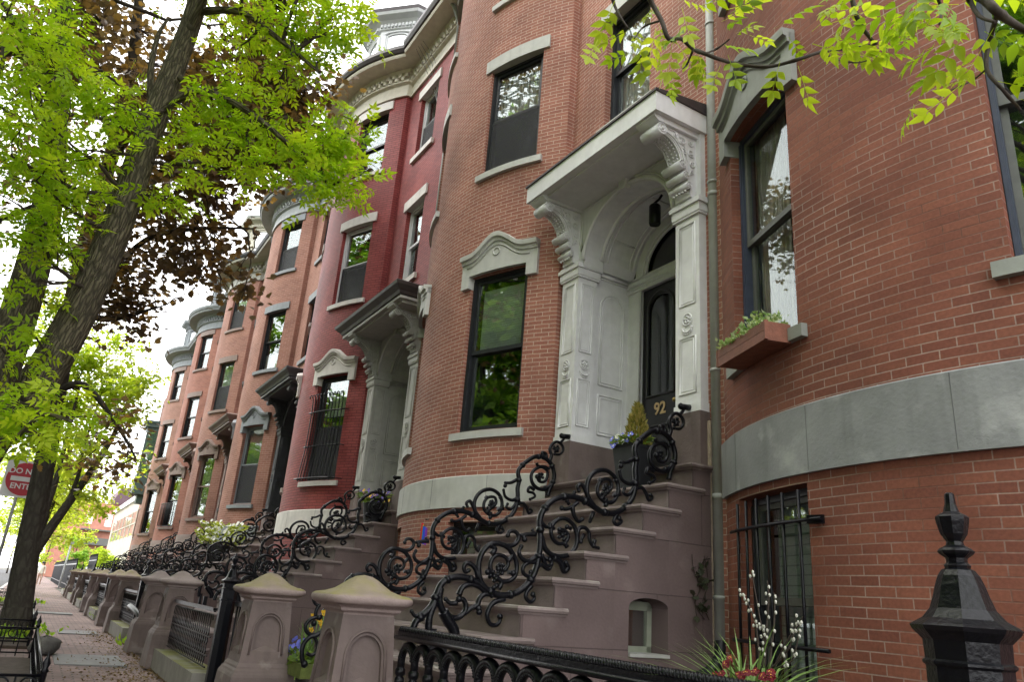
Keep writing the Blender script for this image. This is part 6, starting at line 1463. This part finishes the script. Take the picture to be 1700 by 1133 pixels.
# pussy willow, strappy leaves and primulas behind the near fence
gb = (-2.30, 2.55, zz(-.38))
wp = thing('flower_pot', 'garden pot of pussy willow twigs, strappy leaves and crimson primulas under the barred window', 'planter', gb)
m = MB(); m.lathe([(.15, 0.0), (.2, .55), (.24, gb[2] - .02), (.25, gb[2] + .02), (.21, gb[2] + .02)], (gb[0], gb[1], 0), 14); m.build('pot', STONE, wp)
m = MB(); blades(m, gb, 95, .42, .9, .0075, droop=.5); blades(m, (gb[0] + .08, gb[1], gb[2]), 24, .26, .35, .016, droop=.3); m.build('strappy_leaves', G_BLADE, wp)
gt = lambda px, py: PY(px, py, 2.55)
for P in ([(1262, 1110), (1255, 1040), (1245, 1010), (1232, 985)], [(1270, 1110), (1272, 1050), (1276, 1000), (1274, 965)], [(1276, 1110), (1284, 1050), (1286, 1010), (1285, 985)], [(1285, 1110), (1310, 1060), (1325, 1040), (1332, 1025)], [(1282, 1110), (1308, 1080), (1318, 1050), (1321, 1022)], [(1266, 1110), (1268, 1060), (1262, 1030), (1248, 950)], [(1290, 1110), (1313, 1100), (1322, 1075), (1326, 1050)]):
    m, mc = MB(), MB(); Q = smooth_path([gt(*q) for q in P], 6); m.tube(Q, [.0042 - .0022 * i / len(Q) for i in range(len(Q))], 5)
    for i in range(3, len(Q)):
        for s_ in (-1, 1):
            if RNG.random() < .34: mc.ball((Q[i][0] + s_ * .009, Q[i][1] - .004, Q[i][2] + RNG.normal(0, .006)), .0056, 6, 5, 1.4)
    tw_ = m.build('twig', TWIG, wp); mc.build('catkins', basic('silver catkins', (.46, .46, .40), .8, .15, 30, 0), tw_)
m1, m2 = MB(), MB()
for px, py in ((1247, 1100), (1240, 1108), (1275, 1118), (1290, 1120), (1316, 1118), (1318, 1128), (1230, 1122), (1300, 1126), (1262, 1126), (1250, 1096)):
    for k in range(4):
        c = S(gt(px + RNG.normal(0, 2.5), py + RNG.normal(0, 2.5))); c.y -= .12; pansy(m1, c, .015, (.3, -1, .6)); pansy(m2, c + S((0, -.006, .004)), .0018, (.3, -1, .6))
m1.build('primulas', P_RED, wp); m2.build('primula_centres', P_YEL, wp)
# window box on the sill of the near house
th = -(WA + WB) / 2 + radians(1.5); cx = HC[0]; t = S((cos(th), sin(th), 0)); nn = S((sin(th), -cos(th), 0)); c = S((*bp(cx, th, .115), zz(2.02)))
wb = thing('window_box', 'reddish wooden window box of small green white edged leaves on the near sill', 'window box', (c.x, c.y, zz(1.95)))
WOOD = basic('red brown stained cedar', (.20, .075, .045), .65, .22, 14, .3)
m = MB()
for k, z in enumerate((1.95, 2.025)): m.obox(c + nn * .10 + S((0, 0, zz(z) + .036 - c.z)), t * .37, nn * .010, S((0, 0, .0355)))
for s_ in (-1, 1): m.obox(c + t * s_ * .355 + S((0, 0, zz(2.025) - c.z)), t * .010, nn * .092, S((0, 0, .073))); m.obox(c + t * s_ * .378 + nn * .10 + S((0, 0, zz(2.025) - c.z)), t * .008, nn * .014, S((0, 0, .074)))
m.obox(c - nn * .10 + S((0, 0, zz(2.025) - c.z)), t * .36, nn * .010, S((0, 0, .073))); m.obox(c + S((0, 0, zz(1.957) - c.z)), t * .345, nn * .09, S((0, 0, .008))); m.obox(c + S((0, 0, zz(2.06) - c.z)), t * .345, nn * .09, S((0, 0, .01)))
m.build('box', WOOD, wb); p = []; d = []
for _ in range(1100):
    u = RNG.uniform(-.37, .34); v = RNG.uniform(-.10, .12); h = RNG.random() * (.10 + .04 * sin(u * 9)); p.append(tuple(c + t * u + nn * v + S((0, 0, zz(2.07) - c.z + h)))); d.append((RNG.normal(), RNG.normal() - .6, .5 + RNG.random()))
leaf_mesh('foliage', SIM_T * np.array([1, 1.3, 1]), SIM_F, p, d, .038 * RNG.uniform(.6, 1.2, len(p)), leafmat('white edged small leaves', [(.13, .24, .06), (.30, .42, .2), (.62, .68, .52)], .35), wb, .9)
# rainbow flag on the basement of 92
fl = thing('flag', 'small rainbow striped flag hanging beside the basement window of 92', 'flag', PY(700, 905, 4.2))
cols = ((.6, .02, .03), (.75, .25, .01), (.75, .6, .02), (.03, .3, .06), (.02, .06, .5), (.2, .03, .3)); a0 = S(PX(700, 868, -8.45)); 
for i, cc in enumerate(cols):
    m = MB(); 
    for k in range(6): 
        q = lambda i_, k_: a0 + S((.024 * i_, .02 * sin(i_ * 1.3), -.20 * k_ / 6 - .012 * i_))
        m.quad(q(i, k), q(i + 1, k), q(i + 1, k + 1), q(i, k + 1))
    m.build('stripe', basic('flag colour %d' % i, cc, .8, .05, 9, 0), fl)
m = MB(); m.tube([a0 + S((-.03, .1, .05)), a0 + S((.17, -.03, .02))], .007, 5); m.build('staff', IRON, fl)
# dry creeper on the stoop's flank
m = MB()
for k in range(3):
    P = [(-4.93, 4.86 + .05 * k + RNG.normal(0, .02), zz(.0 + .13 * j)) for j in range(5)]; m.tube(smooth_path([(x, y + RNG.normal(0, .03), z) for x, y, z in P]), .004, 4)
iv = thing('creeper', 'dark withered creeper clinging to the stoop flank beside the downspout', 'plant', (-4.93, 4.9, zz(.2))); m.build('stems', TWIG, iv)
p = [(-4.915, 4.9 + RNG.normal(0, .06), zz(.02 + .5 * RNG.random())) for _ in range(26)]; leaf_mesh('leaves', MAP_T, MAP_F, p, RNG.normal(0, 1, (26, 3)) * np.array([.2, 1, 1]), .07, leafmat('withered ivy leaves', [(.03, .04, .02), (.05, .05, .03)], .1, .5), iv, .4)

# ------------------------------------------------------------------ end of the street
bb = thing('office_building', 'low beige building with a white roof edge past the end of the row', 'building', (-90, 8, 0)); BEI = basic('beige render', (.44, .41, .33), .8, .08, 3, .1)
m = MB(); m.box(-116, -60, 8.0, 30, 0, 8.7); m.build('wall', BEI, bb); m = MB(); m.box(-116.3, -59.7, 7.8, 30, 8.7, 9.25); m.build('roof_edge', basic('white roof edge', (.66, .66, .63), .6, .05, 5, 0), bb)
m = MB(); fr = MB()
for k in range(8): x = -113 + k * 4.4; m.box(x, x + 3.9, 7.97, 8.02, 5.0, 7.4); fr.box(x - .3, x, 7.93, 8.01, 4.9, 7.5); fr.box(x, x + 3.9, 7.93, 8.01, 6.1, 6.2)
m.build('window', GLASS2, bb); fr.build('window_frame', BEI, bb)
rb = thing('brick_block', 'far red brick block with small windows and a balcony across the end of the street', 'building', (-142, 6, 0))
m = MB(); X = -140; m.box(-160, X, 1.5, 18, 0, 11.8); w_ = m.build('wall', basic('far red brick wall', (.42, .19, .14), .85, .1, 2, .05), rb)
m = MB()
for y, z, h in ((4.0, 8.4, 1.6), (6.2, 8.4, 1.8), (9.0, 8.2, 2.0), (4.2, 4.2, 1.6)): m.box(X - .05, X + .03, y - .5, y + .5, z, z + h)
m.build('window', GLASS2, rb); m = MB(); m.box(X, X + 1.2, 5.6, 9.6, 5.2, 6.3); m.box(X, X + 1.4, 5.4, 9.8, 7.4, 7.6); m.build('balcony', F_GREY, rb)
m = MB(); m.prism([(8.8, 11.8), (14, 11.8), (14, 14.6), (9.8, 14.6)], (-158, -139.5), lambda u, v, w: (w, u, v)); m.build('roof', basic('maroon slate', (.115, .07, .085), .8, .1, 4, .1), rb)
# black railings past the last pier
bf = thing('spear_fence', 'tall black spear topped fence running past the last stoop', 'fence', (-70, 2.2, 0)); m = MB()
for k in range(110): x = -49.5 - k * .42; m.tube([(x, 2.15, 0), (x, 2.15, 1.65), (x, 2.15, 1.85)], [.03, .03, .004], 4, False)
for z in (.3, 1.5): m.box(-96, -49.4, 2.12, 2.18, z, z + .06)
m.build('railing', IRON, bf)
bf2 = thing('spear_fence', 'low spear fence between the last stoops', 'fence', (-48, 2.6, 0)); m = MB()
for k in range(40): x = -46.6 - k * .16; m.tube([(x, 2.9, 0), (x, 2.9, 1.9), (x, 2.9, 2.12)], [.025, .025, .004], 4, False)
m.box(-53, -46.5, 2.87, 2.93, 1.75, 1.8); m.build('railing', IRON, bf2)
lpst = thing('pole', 'thin pale metal pole standing at the pavement edge far down the street', 'pole', (-62, 2.0, 0)); m = MB(); m.tube([(-62, 1.95, 0), (-62, 2.05, 2.9)], [.06, .05], 8); m.box(-62.1, -61.9, 1.9, 2.2, 2.9, 3.05); m.build('shaft', basic('pale pole metal', (.42, .45, .47), .5, .05, 9, 0), lpst)
# parked white van beyond the fence
cv = thing('parked_car', 'white parked car glimpsed beyond the far fence', 'car', (-88, 6.0, 0)); m = MB()
side = [(-2.2, .35), (2.2, .35), (2.25, .9), (1.5, 1.05), (.9, 1.55), (-1.4, 1.6), (-2.1, 1.05), (-2.25, .9)]; m.prism(side, (4.6, 6.3), lambda u, v, w: (-86 + u, w, v)); m.build('body', basic('white car paint', (.62, .64, .66), .3, .03, 5, 0, coat=.5), cv)
m = MB(); m.prism([(-1.35, 1.1), (1.15, 1.1), (.8, 1.5), (-1.3, 1.54)], (4.58, 6.32), lambda u, v, w: (-86 + u, w, v)); m.prism([(.95, 1.49), (1.5, 1.09), (1.52, 1.11), (.97, 1.51)], (4.75, 6.15), lambda u, v, w: (-86 + u, w, v)); m.build('window', GLASS2, cv)
for x in (-87.4, -84.6):
    for y in (4.62, 6.1): m = MB(); m.tube([(x, y, .33), (x, y + .2, .33)], .33, 14); m.build('wheel', F_BLACK, cv)
# two people far down the pavement
def person(label, x, y, top, leg, h=1.62, ph=0):
    p = thing('person', label, 'person', (x, y, 0), None)
    V = [(0, 0, .52), (0, 0, .60), (0, 0, .74), (0, 0, .82), (0, 0, .86), (0, 0, .93), (0, .055, .50), (.06, .06, .27), (-.02, .06, .03), (.05, .06, .01), (0, -.055, .50), (-.05, -.06, .27), (-.11, -.06, .04), (-.05, -.06, .01), (0, .115, .80), (-.03, .14, .63), (.03, .14, .48), (.05, .14, .43), (0, -.115, .80), (.03, -.14, .63), (.08, -.14, .49), (.1, -.14, .44)]
    Ed = [(0, 1), (1, 2), (2, 3), (3, 4), (4, 5), (0, 6), (6, 7), (7, 8), (8, 9), (0, 10), (10, 11), (11, 12), (12, 13), (3, 14), (14, 15), (15, 16), (16, 17), (3, 18), (18, 19), (19, 20), (20, 21)]
    Rr = [.085, .075, .085, .05, .032, .055, .05, .034, .024, .02, .05, .034, .024, .02, .034, .027, .02, .016, .034, .027, .02, .016]
    me = bpy.data.meshes.new('body'); me.from_pydata([Vector(v) * h for v in V], Ed, []); o = bpy.data.objects.new('body', me); COL.objects.link(o)
    md = o.modifiers.new('s', 'SKIN'); o.modifiers.new('u', 'SUBSURF').levels = 1
    for i, sv in enumerate(me.skin_vertices[0].data): sv.radius = (Rr[i] * h, Rr[i] * h); sv.use_root = (i == 0)
    dg = bpy.context.evaluated_depsgraph_get(); m2 = bpy.data.meshes.new_from_object(o.evaluated_get(dg)); bpy.data.objects.remove(o)
    for mt in (basic('skin', (.45, .28, .2), .6, .05, 9, 0), top, leg): m2.materials.append(mt)
    for f in m2.polygons: z = f.center.z / h; f.material_index = 0 if z > .84 or (abs(f.center.y) > .12 * h and z < .5 and z > .38) else (1 if z > .5 else 2); f.use_smooth = True
    b = bpy.data.objects.new('body', m2); COL.objects.link(b); b.parent = p
    m = MB(); m.ball((x - .01 * h, y, .955 * h), .062 * h, 8, 6); hr = m.build('hair', F_BLACK, p)
person('person in a white top walking away far down the pavement', -66, .75, P_WHITE, basic('tan trousers', (.40, .28, .22), .8, .05, 9, 0))
person('person in dark clothes farther down the pavement', -74, .35, F_NAVY, F_BLACK)

# ------------------------------------------------------------------ daylight
w = bpy.data.worlds.new('World'); SC.world = w; w.use_nodes = True; n, l = w.node_tree.nodes, w.node_tree.links; bg = n['Background']
sk = n.new('ShaderNodeTexSky'); sk.sky_type = 'NISHITA'; sk.sun_disc = False; sk.sun_elevation = radians(52); sk.sun_rotation = radians(200); sk.dust_density = 4; sk.air_density = 1
# thin bright cloud over the whole sky
tc = n.new('ShaderNodeTexCoord'); nz = n.new('ShaderNodeTexNoise'); nz.inputs['Scale'].default_value = 2.2; nz.inputs['Detail'].default_value = 6; l.new(tc.outputs['Generated'], nz.inputs['Vector'])
mr = n.new('ShaderNodeMapRange'); mr.inputs['From Min'].default_value = .3; mr.inputs['From Max'].default_value = .6; mr.inputs['To Min'].default_value = .85; mr.inputs['To Max'].default_value = .98; l.new(nz.outputs['Fac'], mr.inputs['Value'])
mx = n.new('ShaderNodeMixRGB'); mx.inputs[2].default_value = (14.0, 14.0, 14.2, 1); l.new(mr.outputs[0], mx.inputs[0]); l.new(sk.outputs[0], mx.inputs[1]); l.new(mx.outputs[0], bg.inputs['Color'])
bg.inputs['Strength'].default_value = .10
su = bpy.data.lights.new('sun', 'SUN'); su.energy = .8; su.angle = radians(24); su.color = (1, .96, .9); so = bpy.data.objects.new('sun', su); COL.objects.link(so)
el, az = radians(52), Vector((-.55, -.83, 0)).normalized()
dv = Vector((az.x * cos(el), az.y * cos(el), sin(el))); so.rotation_euler = dv.to_track_quat('Z', 'Y').to_euler(); so.location = dv * 60
sk.sun_rotation = atan2(dv.x, dv.y)
SC.view_settings.view_transform = 'Standard'; SC.view_settings.look = 'None'; SC.view_settings.gamma = 1; SC.view_settings.exposure = 1.65; SC.view_settings.use_curve_mapping = False
SC.cycles.max_bounces = 8; SC.cycles.transparent_max_bounces = 24; SC.cycles.glossy_bounces = 4; SC.cycles.caustics_reflective = False; SC.cycles.caustics_refractive = False
